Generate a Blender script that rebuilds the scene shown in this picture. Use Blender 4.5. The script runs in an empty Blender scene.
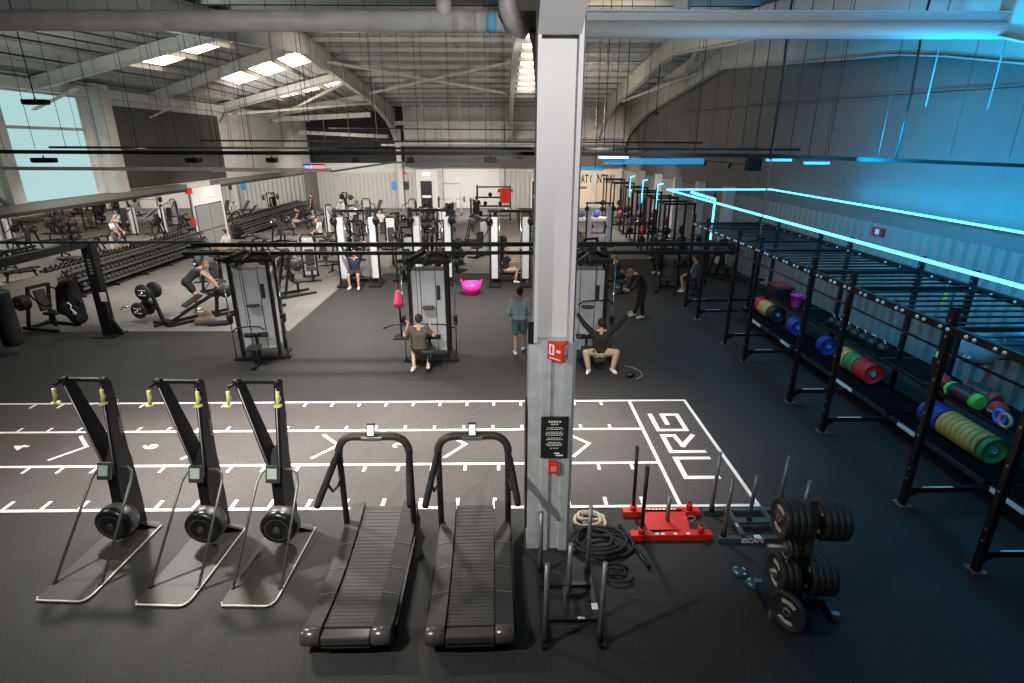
import bpy, bmesh, math, random
from mathutils import Vector, Matrix
random.seed(7)
PI = math.pi
S = bpy.context.scene
COL = S.collection

# ------------------------------------------------------------------ camera
cam_d = bpy.data.cameras.new('camera')
cam = bpy.data.objects.new('camera', cam_d)
COL.objects.link(cam)
cam_d.sensor_width = 36.0
cam_d.sensor_fit = 'HORIZONTAL'
cam_d.lens = 555.0 / 1024.0 * 36.0
cam_d.clip_start = 0.05
cam_d.clip_end = 300
cam.location = (0, 0, 5.0)
cam.rotation_euler = (math.radians(90 - 19.5), 0, math.radians(-0.75))
S.camera = cam
S.view_settings.view_transform = 'Standard'
S.view_settings.look = 'None'
S.view_settings.gamma = 1.0
S.view_settings.use_curve_mapping = False
S.view_settings.exposure = 0.0
S.cycles.max_bounces = 5
S.cycles.diffuse_bounces = 2
S.cycles.glossy_bounces = 3
S.cycles.transmission_bounces = 3
S.cycles.sample_clamp_indirect = 3.0
S.cycles.use_denoising = True

# ------------------------------------------------------------------ world
W = bpy.data.worlds.new('world'); S.world = W
W.use_nodes = True
W.node_tree.nodes['Background'].inputs[0].default_value = (0.60, 0.58, 0.56, 1)
W.node_tree.nodes['Background'].inputs[1].default_value = 0.055

# ------------------------------------------------------------------ ceiling lamps (flood lights under the roof, plus added front and roof fills)
def area(name, loc, target, power, size, color=(1, 0.95, 0.88), spread=None):
    l = bpy.data.lights.new(name, 'AREA'); l.energy = power; l.size = size; l.color = color
    l.shape = 'DISK'
    if spread: l.spread = math.radians(spread)
    o = bpy.data.objects.new(name, l); COL.objects.link(o)
    o.location = loc
    d = Vector(target) - Vector(loc)
    o.rotation_euler = d.to_track_quat('-Z', 'Y').to_euler()
    return o
WARM = (1, 0.955, 0.90)
area('flood_lamp', (-3.6, 2.3, 5.0), (-1.6, 5.8, 0), 110, 0.18, WARM, 100)
area('flood_lamp', (-5.9, 7.9, 4.75), (-4.0, 8.0, 0), 210, 0.2, WARM, 95)
area('flood_lamp', (-9.6, 5.2, 4.8), (-7.4, 7.0, 0), 75, 0.25, WARM, 110)
area('flood_lamp', (-2.5, 9.2, 4.72), (-2.5, 9.3, 0), 210, 0.3, WARM, 105)
area('flood_lamp', (-6.6, 9.2, 4.72), (-6.6, 9.3, 0), 120, 0.3, WARM, 105)
area('flood_lamp', (1.4, 9.2, 4.72), (1.2, 9.3, 0), 150, 0.3, WARM, 90)
area('front_fill', (0.6, -1.5, 6.4), (0.6, 9.0, 6.3), 150, 0.5, (1, 0.97, 0.94), 95)  # added fill light behind the camera, brightens the column and roof pipes
area('flood_lamp', (-3.9, 14.2, 4.72), (-3.7, 14.3, 0), 170, 0.3, WARM, 110)
area('flood_lamp', (-9.0, 13.5, 4.7), (-9.6, 15.5, 0), 130, 0.5, WARM, 140)
area('flood_lamp', (-11.5, 18.5, 4.7), (-12.6, 22, 0), 330, 0.6, WARM, 140)
area('flood_lamp', (-5.2, 17.5, 4.7), (-6.2, 18.5, 0), 360, 0.5, WARM, 140)
area('flood_lamp', (-0.6, 17.5, 4.7), (-1.0, 18.5, 0), 280, 0.5, WARM, 130)
area('flood_lamp', (-11.0, 29, 4.7), (-12.0, 31, 0), 420, 0.8, WARM, 150)
area('flood_lamp', (-4.6, 27, 4.7), (-5, 29, 0), 330, 0.8, WARM, 150)
area('flood_lamp', (0.6, 28, 4.7), (0.4, 30, 0), 260, 0.8, WARM, 140)
area('flood_lamp', (-11.0, 41, 4.7), (-12.0, 44, 0.5), 380, 0.8, WARM, 150)
area('flood_lamp', (-3.0, 41, 4.7), (-3.0, 44.5, 0.5), 380, 0.8, (1, 0.93, 0.89), 150)
area('flood_lamp', (6.0, 42, 4.7), (6.6, 45.5, 0.8), 330, 0.8, (1, 0.86, 0.72), 150)
area('flood_lamp', (6.2, 33, 4.7), (7.0, 35, 0), 200, 0.8, WARM, 140)
# added upward fill lights brighten the roof, not fixtures of the trays
area('roof_fill', (-9.0, 13.0, 5.1), (-11.0, 20.0, 9.0), 170, 0.5, (0.90, 1.0, 0.96), 150)
area('roof_fill', (-2.0, 20.0, 5.1), (-1.5, 27.0, 9.4), 220, 0.6, (1.0, 0.97, 0.90), 150)
area('roof_fill', (3.2, 18.0, 5.1), (3.0, 21.0, 9.0), 190, 0.6, (1.0, 0.95, 0.88), 140)
area('roof_fill', (3.6, 32.0, 5.3), (3.6, 35.0, 8.6), 150, 0.6, (1.0, 0.93, 0.84), 150)
area('roof_fill', (-11.0, 30.0, 5.3), (-12.0, 36.0, 8.6), 180, 0.6, (1.0, 0.96, 0.90), 150)
# cyan battens and the neon tubes wash the right wall, the tie tube and the rig
CY = (0.0, 0.43, 0.90)
def strip(name, loc, target, power, sx, sy, color, roll_axis='Y', spread=None):
    l = bpy.data.lights.new(name, 'AREA'); l.energy = power; l.shape = 'RECTANGLE'; l.size = sx; l.size_y = sy; l.color = color
    if spread: l.spread = math.radians(spread)
    o = bpy.data.objects.new(name, l); COL.objects.link(o); o.location = loc
    o.rotation_euler = (Vector(target) - Vector(loc)).to_track_quat('-Z', roll_axis).to_euler()
    return o
strip('neon_wall_glow', (9.46, 8.5, 3.6), (9.9, 8.5, 4.4), 120, 15.0, 0.06, CY)
strip('neon_floor_glow', (5.86, 9.5, 3.45), (6.3, 9.5, 0), 50, 14.0, 0.06, CY, 'Y', 120)
area('cyan_flood_lamp', (5.6, 5.6, 4.6), (9.9, 6.4, 5.6), 290, 0.4, CY, 175)
area('cyan_flood_lamp', (5.9, 9.2, 4.6), (9.9, 10.2, 5.4), 330, 0.4, CY, 175)
area('cyan_flood_lamp', (6.6, 12.6, 4.6), (9.9, 14.0, 5.0), 170, 0.4, CY, 170)
area('cyan_flood_lamp', (2.9, 7.9, 4.9), (3.1, 9.2, 6.5), 22, 0.4, (0.16, 0.55, 1.0), 165)
area('cyan_flood_lamp', (6.0, 7.9, 4.9), (6.2, 9.2, 6.5), 30, 0.4, (0.08, 0.52, 1.0), 165)
area('cyan_flood_lamp', (9.0, 7.9, 4.9), (9.1, 9.2, 6.5), 30, 0.4, (0.03, 0.5, 1.0), 165)

# ------------------------------------------------------------------ materials
MATS = {}
def mat(name, color, rough=0.5, metal=0.0, emis=None, estr=0.0, noise=None, bump=None, spec=None):
    if name in MATS: return MATS[name]
    m = bpy.data.materials.new(name); m.use_nodes = True
    nt = m.node_tree; b = nt.nodes['Principled BSDF']
    c = (*color, 1)
    b.inputs['Base Color'].default_value = c
    b.inputs['Roughness'].default_value = rough
    b.inputs['Metallic'].default_value = metal
    if spec is not None: b.inputs['Specular IOR Level'].default_value = spec
    if emis:
        b.inputs['Emission Color'].default_value = (*emis, 1)
        b.inputs['Emission Strength'].default_value = estr
    tc = None
    if noise or bump:
        tc = nt.nodes.new('ShaderNodeTexCoord')
    if noise:   # (scale, amount[, detail])
        n = nt.nodes.new('ShaderNodeTexNoise'); n.inputs['Scale'].default_value = noise[0]
        n.inputs['Detail'].default_value = noise[2] if len(noise) > 2 else 4
        nt.links.new(tc.outputs['Object'], n.inputs['Vector'])
        r = nt.nodes.new('ShaderNodeValToRGB')
        a = noise[1]
        r.color_ramp.elements[0].position = 0.3; r.color_ramp.elements[1].position = 0.7
        r.color_ramp.elements[0].color = (*[max(0, x * (1 - a)) for x in color], 1)
        r.color_ramp.elements[1].color = (*[min(1, x * (1 + a)) for x in color], 1)
        nt.links.new(n.outputs['Fac'], r.inputs['Fac'])
        nt.links.new(r.outputs['Color'], b.inputs['Base Color'])
    if bump:
        n = nt.nodes.new('ShaderNodeTexNoise'); n.inputs['Scale'].default_value = bump[0]
        nt.links.new(tc.outputs['Object'], n.inputs['Vector'])
        bp = nt.nodes.new('ShaderNodeBump'); bp.inputs['Strength'].default_value = bump[1]
        bp.inputs['Distance'].default_value = 0.01
        nt.links.new(n.outputs['Fac'], bp.inputs['Height'])
        nt.links.new(bp.outputs['Normal'], b.inputs['Normal'])
    MATS[name] = m
    return m

def rubber_mat(name, c1, c2, scale, rough, big=None):
    """speckled rubber flooring"""
    if name in MATS: return MATS[name]
    m = bpy.data.materials.new(name); m.use_nodes = True
    nt = m.node_tree; b = nt.nodes['Principled BSDF']; b.inputs['Roughness'].default_value = rough
    tc = nt.nodes.new('ShaderNodeTexCoord')
    n = nt.nodes.new('ShaderNodeTexNoise'); n.inputs['Scale'].default_value = scale; n.inputs['Detail'].default_value = 3
    nt.links.new(tc.outputs['Object'], n.inputs['Vector'])
    r = nt.nodes.new('ShaderNodeValToRGB'); r.color_ramp.elements[0].position = 0.45; r.color_ramp.elements[1].position = 0.72
    r.color_ramp.elements[0].color = (*c1, 1); r.color_ramp.elements[1].color = (*c2, 1)
    nt.links.new(n.outputs['Fac'], r.inputs['Fac'])
    out = r.outputs['Color']
    n2 = nt.nodes.new('ShaderNodeTexNoise'); n2.inputs['Scale'].default_value = 0.55; n2.inputs['Detail'].default_value = 5
    nt.links.new(tc.outputs['Object'], n2.inputs['Vector'])
    mp = nt.nodes.new('ShaderNodeMapRange'); mp.inputs[1].default_value = 0.3; mp.inputs[2].default_value = 0.7
    mp.inputs[3].default_value = 0.82; mp.inputs[4].default_value = 1.18
    nt.links.new(n2.outputs['Fac'], mp.inputs[0])
    mx = nt.nodes.new('ShaderNodeVectorMath'); mx.operation = 'SCALE'
    nt.links.new(out, mx.inputs[0]); nt.links.new(mp.outputs[0], mx.inputs['Scale'])
    nt.links.new(mx.outputs[0], b.inputs['Base Color'])
    if big:   # faint tile joints
        br = nt.nodes.new('ShaderNodeTexBrick'); br.offset = 0; br.inputs['Scale'].default_value = 1.0
        br.inputs['Brick Width'].default_value = big; br.inputs['Row Height'].default_value = big
        br.inputs['Mortar Size'].default_value = 0.01
        br.inputs['Color1'].default_value = (1, 1, 1, 1); br.inputs['Color2'].default_value = (0.93, 0.93, 0.93, 1)
        br.inputs['Mortar'].default_value = (0.55, 0.55, 0.55, 1)
        nt.links.new(tc.outputs['Object'], br.inputs['Vector'])
        mu = nt.nodes.new('ShaderNodeVectorMath'); mu.operation = 'MULTIPLY'
        nt.links.new(mx.outputs[0], mu.inputs[0]); nt.links.new(br.outputs['Color'], mu.inputs[1])
        nt.links.new(mu.outputs[0], b.inputs['Base Color'])
    MATS[name] = m
    return m

BLK = mat('black_powder_coat', (0.010, 0.010, 0.011), 0.42, spec=0.3)
BLK2 = mat('black_rubber', (0.013, 0.013, 0.014), 0.75, spec=0.25)
PLASTIC = mat('dark_grey_plastic', (0.045, 0.043, 0.041), 0.32)
BELT = mat('belt_rubber', (0.036, 0.034, 0.031), 0.6)
DECK = mat('side_deck_grip', (0.026, 0.025, 0.023), 0.55)
GREY = mat('brushed_grey_metal', (0.22, 0.22, 0.215), 0.38, 0.6)
LGREY = mat('satin_steel_tube', (0.42, 0.42, 0.41), 0.35, 0.7)
CHROME = mat('chrome', (0.7, 0.69, 0.67), 0.16, 1.0)
ALU = mat('bare_aluminium_edge', (0.62, 0.57, 0.52), 0.4, 0.3)
SHROUD = mat('silver_shroud', (0.60, 0.61, 0.62), 0.42, 0.15)
WHITE = mat('white_paint', (0.66, 0.65, 0.62), 0.6)
OFFW = mat('off_white_steel', (0.46, 0.45, 0.42), 0.6, noise=(1.5, 0.12))
PIPEW = mat('painted_pipe', (0.50, 0.48, 0.45), 0.5, noise=(3, 0.15))
GALV = mat('galvanised_sheet', (0.47, 0.50, 0.50), 0.42, 0.15, noise=(6, 0.14, 6))
LINEW = mat('white_line_marking', (0.80, 0.78, 0.76), 0.6)
TURF = rubber_mat('printed_turf', (0.050, 0.044, 0.042), (0.090, 0.080, 0.075), 60, 0.75)
FLOORM = rubber_mat('speckled_rubber_floor', (0.0125, 0.0120, 0.0115), (0.034, 0.0325, 0.031), 55, 0.72)
FLOORG = rubber_mat('grey_gym_floor', (0.14, 0.136, 0.127), (0.21, 0.203, 0.19), 20, 0.5, big=1.0)
RED = mat('red_powder_coat', (0.62, 0.022, 0.014), 0.4)
SIGNRED = mat('sign_red', (0.72, 0.03, 0.02), 0.45)
SIGNW = mat('sign_white', (0.8, 0.8, 0.78), 0.5)
LIME = mat('lime_grip', (0.62, 0.70, 0.22), 0.5)
LCD = mat('lcd_display', (0.42, 0.52, 0.46), 0.3)
PAD = mat('black_vinyl_pad', (0.02, 0.02, 0.02), 0.42)
PINK = mat('pink_plastic', (0.80, 0.03, 0.28), 0.4)
PINKC = mat('pink_cloth', (0.75, 0.07, 0.16), 0.8)
YEL = mat('yellow_rubber', (0.50, 0.36, 0.10), 0.5)
GRN = mat('green_rubber', (0.03, 0.22, 0.07), 0.5)
BLU = mat('blue_rubber', (0.02, 0.05, 0.32), 0.5)
BRED = mat('red_rubber', (0.48, 0.02, 0.03), 0.5)
MIRM = mat('mirror_glass', (0.70, 0.71, 0.70), 0.015, 1.0)
CORR = mat('pale_corrugated_cladding', (0.42, 0.42, 0.38), 0.55, 0.0)
WALLW = mat('white_block_wall', (0.55, 0.53, 0.50), 0.8, noise=(2, 0.08))
WALLD = mat('dark_grey_panel', (0.050, 0.048, 0.046), 0.75, noise=(3, 0.08))
WALLB = mat('black_cladding', (0.012, 0.011, 0.010), 0.8)
WALLR = mat('grey_cladding_right', (0.15, 0.143, 0.137), 0.7, noise=(2, 0.06))
WARMW = mat('warm_plaster_wall', (0.62, 0.52, 0.41), 0.8)
ROOFM = mat('white_roof_sheet', (0.36, 0.35, 0.32), 0.7, noise=(1.2, 0.1))
RAFT = mat('white_rafter', (0.50, 0.49, 0.45), 0.6, noise=(1.5, 0.1))
ROPEM = mat('natural_rope', (0.50, 0.43, 0.33), 0.9, noise=(40, 0.3))
CARD = mat('card_placard', (0.015, 0.015, 0.015), 0.5)
NEON = mat('cyan_neon', (0.2, 0.8, 1.0), 0.4, emis=(0.055, 0.45, 0.75), estr=6.0)
NEONB = mat('cyan_batten', (0.1, 0.5, 0.9), 0.4, emis=(0.0, 0.22, 0.5), estr=0.45)
LAMPW = mat('white_lamp_diffuser', (0.9, 0.9, 0.9), 0.4, emis=(0.9, 0.97, 1.0), estr=3.0)
EXITM = mat('lit_exit_sign', (0.8, 0.95, 0.85), 0.4, emis=(0.75, 1.0, 0.9), estr=2.0)
SKY = mat('daylight_window_pane', (0.05, 0.06, 0.06), 0.3, emis=(0.42, 0.66, 0.66), estr=0.95)
SKYL = mat('skylight_panel', (0.8, 0.75, 0.7), 0.5, emis=(1.0, 0.84, 0.68), estr=5.0)
SKIN = mat('skin', (0.50, 0.29, 0.20), 0.6)
SHOEW = mat('white_shoe', (0.62, 0.64, 0.64), 0.6)

# ------------------------------------------------------------------ mesh builder
class M:
    def __init__(s): s.v = []; s.f = []; s.sm = []
    def add(s, vs, fs, smooth=False):
        n = len(s.v); s.v += [tuple(v) for v in vs]
        s.f += [tuple(i + n for i in f) for f in fs]; s.sm += [smooth] * len(fs)
        return s
    def box(s, c, d, rot=None):
        x, y, z = d[0] / 2, d[1] / 2, d[2] / 2
        vs = [Vector(p) for p in ((-x,-y,-z),(x,-y,-z),(x,y,-z),(-x,y,-z),(-x,-y,z),(x,-y,z),(x,y,z),(-x,y,z))]
        if rot: 
            R = Matrix.Rotation(rot[0],3,'X') if rot[0] else Matrix.Identity(3)
            R = Matrix.Rotation(rot[2],3,'Z') @ Matrix.Rotation(rot[1],3,'Y') @ R
            vs = [R @ v for v in vs]
        c = Vector(c)
        return s.add([v + c for v in vs], [(0,3,2,1),(4,5,6,7),(0,1,5,4),(1,2,6,5),(2,3,7,6),(3,0,4,7)])
    def bx(s, x0, x1, y0, y1, z0, z1):
        return s.box(((x0+x1)/2,(y0+y1)/2,(z0+z1)/2), (abs(x1-x0),abs(y1-y0),abs(z1-z0)))
    def beam(s, a, b, w, h, up=(0,0,1)):
        a, b = Vector(a), Vector(b); d = (b-a).normalized(); up = Vector(up)
        if abs(d.dot(up)) > 0.98: up = Vector((0,1,0))
        r = d.cross(up).normalized(); u = r.cross(d).normalized()
        vs = []
        for p in (a, b):
            for i, j in ((-1,-1),(1,-1),(1,1),(-1,1)): vs.append(p + r*i*w/2 + u*j*h/2)
        return s.add(vs, [(0,3,2,1),(4,5,6,7),(0,1,5,4),(1,2,6,5),(2,3,7,6),(3,0,4,7)])
    def cyl(s, a, b, r0, r1=None, n=12):
        a, b = Vector(a), Vector(b); r1 = r0 if r1 is None else r1
        d = (b-a).normalized(); t = Vector((0,0,1)) if abs(d.z) < 0.9 else Vector((1,0,0))
        u = d.cross(t).normalized(); w = d.cross(u)
        vs = []
        for p, r in ((a, r0), (b, r1)):
            for k in range(n):
                q = 2*PI*k/n; vs.append(p + (u*math.cos(q) + w*math.sin(q))*r)
        s.add(vs, [(k, (k+1)%n, n+(k+1)%n, n+k) for k in range(n)], True)
        i = len(s.v) - 2*n
        s.f += [tuple(range(i+n-1, i-1, -1)), tuple(range(i+n, i+2*n))]; s.sm += [False, False]
        return s
    def tube(s, pts, r, n=8, closed=False):
        P = [Vector(p) for p in pts]; m = len(P); rs = r if isinstance(r, (list, tuple)) else [r]*m
        vs = []; prev = None
        for i in range(m):
            if closed: d = P[(i+1)%m] - P[i-1]
            else: d = P[min(i+1,m-1)] - P[max(i-1,0)]
            d.normalize()
            if prev is None:
                t = Vector((0,0,1)) if abs(d.z) < 0.9 else Vector((1,0,0)); u = d.cross(t).normalized()
            else:
                u = (prev - d*prev.dot(d)); u = u.normalized() if u.length > 1e-5 else d.orthogonal().normalized()
            prev = u; w = d.cross(u)
            for k in range(n):
                q = 2*PI*k/n; vs.append(P[i] + (u*math.cos(q)+w*math.sin(q))*rs[i])
        fs = []
        for i in range(m if closed else m-1):
            j = (i+1) % m
            for k in range(n): fs.append((i*n+k, i*n+(k+1)%n, j*n+(k+1)%n, j*n+k))
        s.add(vs, fs, True)
        if not closed:
            i = len(s.v) - m*n
            s.f += [tuple(range(i+n-1, i-1, -1)), tuple(range(i+(m-1)*n, i+m*n))]; s.sm += [False]*2
        return s
    def lathe(s, prof, o=(0,0,0), axis='z', n=20, ends=True):
        vs = []; o = Vector(o)
        for r, h in prof:
            for k in range(n):
                q = 2*PI*k/n; a, b = r*math.cos(q), r*math.sin(q)
                p = {'z': (a,b,h), 'x': (h,a,b), 'y': (b,h,a)}[axis]
                vs.append(o + Vector(p))
        m = len(prof); fs = []
        for i in range(m-1):
            for k in range(n): fs.append((i*n+k, i*n+(k+1)%n, (i+1)*n+(k+1)%n, (i+1)*n+k))
        s.add(vs, fs, True)
        if ends:
            i = len(s.v) - m*n
            s.f += [tuple(range(i+n-1, i-1, -1)), tuple(range(i+(m-1)*n, i+m*n))]; s.sm += [False]*2
        return s
    def prism(s, poly, z0, z1, plane='xy'):
        f = {'xy': lambda a,b,h: (a,b,h), 'xz': lambda a,b,h: (a,h,b), 'yz': lambda a,b,h: (h,a,b)}[plane]
        n = len(poly)
        vs = [f(a,b,z0) for a,b in poly] + [f(a,b,z1) for a,b in poly]
        return s.add(vs, [tuple(range(n-1,-1,-1)), tuple(range(n,2*n))] + [(k,(k+1)%n,n+(k+1)%n,n+k) for k in range(n)])
    def ball(s, c, r, n=12, m=8):
        r = (r,r,r) if not isinstance(r, (tuple,list)) else r; c = Vector(c)
        vs = [c + Vector((0,0,-r[2]))]
        for i in range(1, m):
            t = PI*i/m - PI/2
            for k in range(n):
                q = 2*PI*k/n; vs.append(c + Vector((r[0]*math.cos(t)*math.cos(q), r[1]*math.cos(t)*math.sin(q), r[2]*math.sin(t))))
        vs.append(c + Vector((0,0,r[2])))
        fs = [(0, 1+(k+1)%n, 1+k) for k in range(n)]
        for i in range(m-2):
            a = 1+i*n; b = a+n
            for k in range(n): fs.append((a+k, a+(k+1)%n, b+(k+1)%n, b+k))
        e = len(vs)-1; a = 1+(m-2)*n
        fs += [(a+k, a+(k+1)%n, e) for k in range(n)]
        return s.add(vs, fs, True)
    def stroke(s, pts, w, z0, z1):
        """flat line of given width along 2D points (mitred by overlap)"""
        for k, (a, b) in enumerate(zip(pts[:-1], pts[1:])):
            z1 += 0.0004*(k > 0)
            a, b = Vector((a[0],a[1],0)), Vector((b[0],b[1],0)); d = (b-a).normalized(); q = Vector((-d.y,d.x,0))*w/2
            a2, b2 = a - d*w/2, b + d*w/2
            s.prism([tuple((a2-q)[:2]), tuple((b2-q)[:2]), tuple((b2+q)[:2]), tuple((a2+q)[:2])], z0, z1)
        return s
    def build(s, name, m, parent=None, label=None, bevel=0, loc=None):
        me = bpy.data.meshes.new(name); me.from_pydata(s.v, [], s.f)
        me.polygons.foreach_set('use_smooth', s.sm); me.validate()
        bm = bmesh.new(); bm.from_mesh(me); bmesh.ops.recalc_face_normals(bm, faces=bm.faces); bm.to_mesh(me); bm.free()
        me.materials.append(m)
        o = bpy.data.objects.new(name, me); COL.objects.link(o)
        if parent: o.parent = parent
        if label: o['label'] = label
        if loc: o.location = loc
        if bevel:
            b = o.modifiers.new('bevel', 'BEVEL'); b.width = bevel; b.segments = 2; b.limit_method = 'ANGLE'
        return o

def tag(o, label, cat, group=None, kind=None):
    o['label'] = label; o['category'] = cat
    if group: o['group'] = group
    if kind: o['kind'] = kind
    return o
def struct(o): o['kind'] = 'structure'; return o
def thing(name, label, cat, loc=(0,0,0), rz=0, group=None):
    o = bpy.data.objects.new(name, None); COL.objects.link(o); o.empty_display_size = 0.1
    o.location = loc; o.rotation_euler = (0,0,rz)
    return tag(o, label, cat, group)
def dup(root, loc, rz=None, label=None, group=None):
    c = root.copy(); COL.objects.link(c); c.location = loc
    if rz is not None: c.rotation_euler = (0,0,rz)
    if label: c['label'] = label
    if group: c['group'] = group
    def rec(o, p):
        for ch in o.children:
            k = ch.copy(); COL.objects.link(k); k.parent = p; rec(ch, k)
    rec(root, c)
    return c
def arc(cx, cy, r, a0, a1, n=6):
    return [(cx + r*math.cos(math.radians(a0+(a1-a0)*i/n)), cy + r*math.sin(math.radians(a0+(a1-a0)*i/n))) for i in range(n+1)]
def text_mesh(body, size, sx=1.0, extrude=0.004):
    cu = bpy.data.curves.new('lettering', 'FONT'); cu.body = body; cu.size = size; cu.extrude = extrude
    cu.offset = 0.02*size; cu.align_x = 'CENTER'; cu.align_y = 'CENTER'
    o = bpy.data.objects.new('tmp', cu); COL.objects.link(o)
    dg = bpy.context.evaluated_depsgraph_get(); me = bpy.data.meshes.new_from_object(o.evaluated_get(dg))
    bpy.data.objects.remove(o)
    for v in me.vertices: v.co.x *= sx
    return me
def text_obj(name, body, size, m, loc, rot, parent=None, sx=1.0, extrude=0.004):
    me = text_mesh(body, size, sx, extrude); me.materials.clear(); me.materials.append(m)
    o = bpy.data.objects.new(name, me); COL.objects.link(o); o.location = loc; o.rotation_euler = rot
    if parent: o.parent = parent
    return o

# ================================================================== THE SETTING
XL, XR, YB = -15.4, 9.9, 47.9
struct(M().bx(-17, 11, -4, 48.5, -0.3, 0).build('floor', FLOORM))
struct(M().bx(XL, -6.15, 15.1, 22.0, 0.001, 0.005).bx(XL, -5.0, 22.0, YB, 0.001, 0.005).bx(-5.0, 0.9, 22.6, YB, 0.0015, 0.0055)
       .build('floor_free_weights', FLOORG))
struct(M().bx(4.6, 9.0, 25.5, YB, 0.001, 0.005).build('floor_rack_area', FLOORG))

def corrug(x0, x1, z0, z1, pitch=0.35, dep=0.075):
    """trapezoid profile sheet from x0 to x1 in local X, facing -Y"""
    m = M(); n = max(1, int(round((x1-x0)/pitch))); p = (x1-x0)/n
    pts = []
    for i in range(n):
        a = x0 + i*p
        pts += [(a, 0), (a+p*0.22, 0), (a+p*0.34, -dep), (a+p*0.88, -dep)]
    pts.append((x1, 0))
    vs = [(x, y, z0) for x, y in pts] + [(x, y, z1) for x, y in pts]; k = len(pts)
    m.add(vs, [(i, i+1, k+i+1, k+i) for i in range(k-1)])
    # closing back so the sheet has body
    m.add([(x0,0.03,z0),(x1,0.03,z0),(x1,0.03,z1),(x0,0.03,z1)], [(0,3,2,1)])
    return m
# back wall ---------------------------------------------------------
struct(M().bx(-18, 11, YB+0.05, YB+0.35, 0, 3.6).bx(-8.1, 11, YB+0.05, YB+0.35, 3.6, 9).build('wall_back', WALLW))
struct(M().bx(-18, -8.1, YB+0.05, YB+0.35, 3.6, 9).build('wall_back_upper', WALLB))
o = struct(corrug(-16.4, -7.3, 0, 2.85, 0.36).build('wall_back_cladding', CORR)); o.location = (0, YB, 0)
o = struct(corrug(0.15, 3.2, 0, 2.95, 0.36).build('wall_back_cladding_right', CORR)); o.location = (0, YB-0.05, 0)
struct(M().bx(3.2, 9.9, YB-0.12, YB, 0, 3.3).build('wall_back_right', WARMW))
# roller shutter
rs = M()
for k in range(26): rs.bx(-5.05, -0.4, YB-0.08, YB-0.02, 0.02+k*0.155, 0.155+k*0.155-0.018)
rs.bx(-5.05, -0.4, YB-0.04, YB+0.02, 0, 4.05)
struct(rs.build('door_1', WHITE))
struct(M().bx(-5.5, -5.08, YB-0.22, YB, 0, 7).bx(-0.38, -0.02, YB-0.22, YB, 0, 7).build('trim_1', OFFW))
# personnel doors at the back
def door(n, x0, x1, z1, y, m, pane=True):
    f = struct(M().bx(x0-0.12, x0, y-0.1, y, 0, z1+0.12).bx(x1, x1+0.12, y-0.1, y, 0, z1+0.12).bx(x0, x1, y-0.1, y, z1, z1+0.12).build('door_%d' % n, WHITE))
    M().bx(x0, x1, y-0.06, y-0.01, 0, z1).build('door_leaf', m, f)
    M().bx(x0+0.1, x1-0.1, y-0.085, y-0.06, 0.85, 1.05).build('push_plate', SIGNW, f)
    return f
M_DOORDARK = mat('dark_glazed_door', (0.02, 0.022, 0.024), 0.25)
door(2, -6.95, -6.0, 2.2, YB-0.15, M_DOORDARK)
door(3, 2.3, 3.1, 2.2, YB-0.17, M_DOORDARK)
struct(M().bx(-7.3, -5.5, YB-0.14, YB, 0, 3.1).build('wall_door_surround', WHITE))
ex = thing('exit_sign', 'lit white exit sign above the dark glazed back door', 'sign', (-6.45, YB-0.24, 2.75))
M().bx(-0.3, 0.3, -0.03, 0.03, -0.1, 0.1).build('sign_panel', EXITM, ex)
M().bx(-0.33, 0.33, 0.03, 0.09, -0.13, 0.13).build('housing', SIGNW, ex)
tag(M().bx(-9.35, -8.95, YB-0.13, YB-0.09, 1.5, 2.15).build('poster', mat('poster_blue', (0.05, 0.25, 0.55), 0.5)), 'blue poster on the pale corrugated back wall', 'poster')
tag(M().bx(-8.35, -7.95, YB-0.13, YB-0.09, 1.5, 2.15).build('poster', CARD), 'dark poster beside the blue one on the back wall', 'poster')
tag(M().bx(-8.4, -8.05, YB-0.14, YB-0.06, 2.75, 2.9).build('alarm_sounder', SIGNRED), 'red alarm sounder above the dark poster on the back wall', 'alarm')
# right wall ---------------------------------------------------------
struct(M().bx(XR, XR+0.3, -4, YB+0.3, 0, 9.2).build('wall_right', WALLR))
o = struct(corrug(-47.8, 4, 0.0, 3.05, 0.34).build('wall_right_cladding', mat('grey_corrugated_cladding', (0.22, 0.22, 0.21), 0.55))); o.location = (XR-0.02, 0, 0); o.rotation_euler = (0,0,-PI/2)
# left wall ----------------------------------------------------------
XW = -15.9
wl = M().bx(XW-0.3, XW, -4, 19.0, 0, 9.2).bx(XW-0.3, XW, 22.8, 24.3, 0, 9.2).bx(XW-0.3, XW, 19.0, 22.8, 0, 2.9).bx(XW-0.3, XW, 19.0, 22.8, 6.75, 9.2).bx(XW-0.3, XW, 24.3, YB+0.3, 0, 9.2)
struct(wl.build('wall_left', WALLW))
struct(M().bx(XW, XW+0.06, 24.3, 33.2, 3.25, 6.5).build('wall_left_panel', WALLD))
struct(M().bx(XW, XL, 8, 28.1, 2.95, 3.2).bx(XW, XL, 31.3, YB, 2.95, 3.2).bx(XW, XL-0.03, 8, YB, 0, 2.95).build('wall_left_lining', mat('grey_ledge', (0.16, 0.15, 0.14), 0.7)))
win = struct(M().bx(XW-0.12, XW-0.02, 18.95, 19.12, 2.85, 6.8).bx(XW-0.12, XW-0.02, 22.68, 22.85, 2.85, 6.8).bx(XW-0.12, XW-0.02, 19.1, 22.7, 6.65, 6.8)
             .bx(XW-0.12, XW-0.02, 19.1, 22.7, 5.5, 5.6).bx(XW-0.12, XW-0.02, 19.1, 22.7, 2.85, 2.95).build('window_1', PIPEW))
M().bx(XW-0.09, XW-0.06, 19.1, 22.7, 2.9, 6.7).build('pane', SKY, win)
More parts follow.
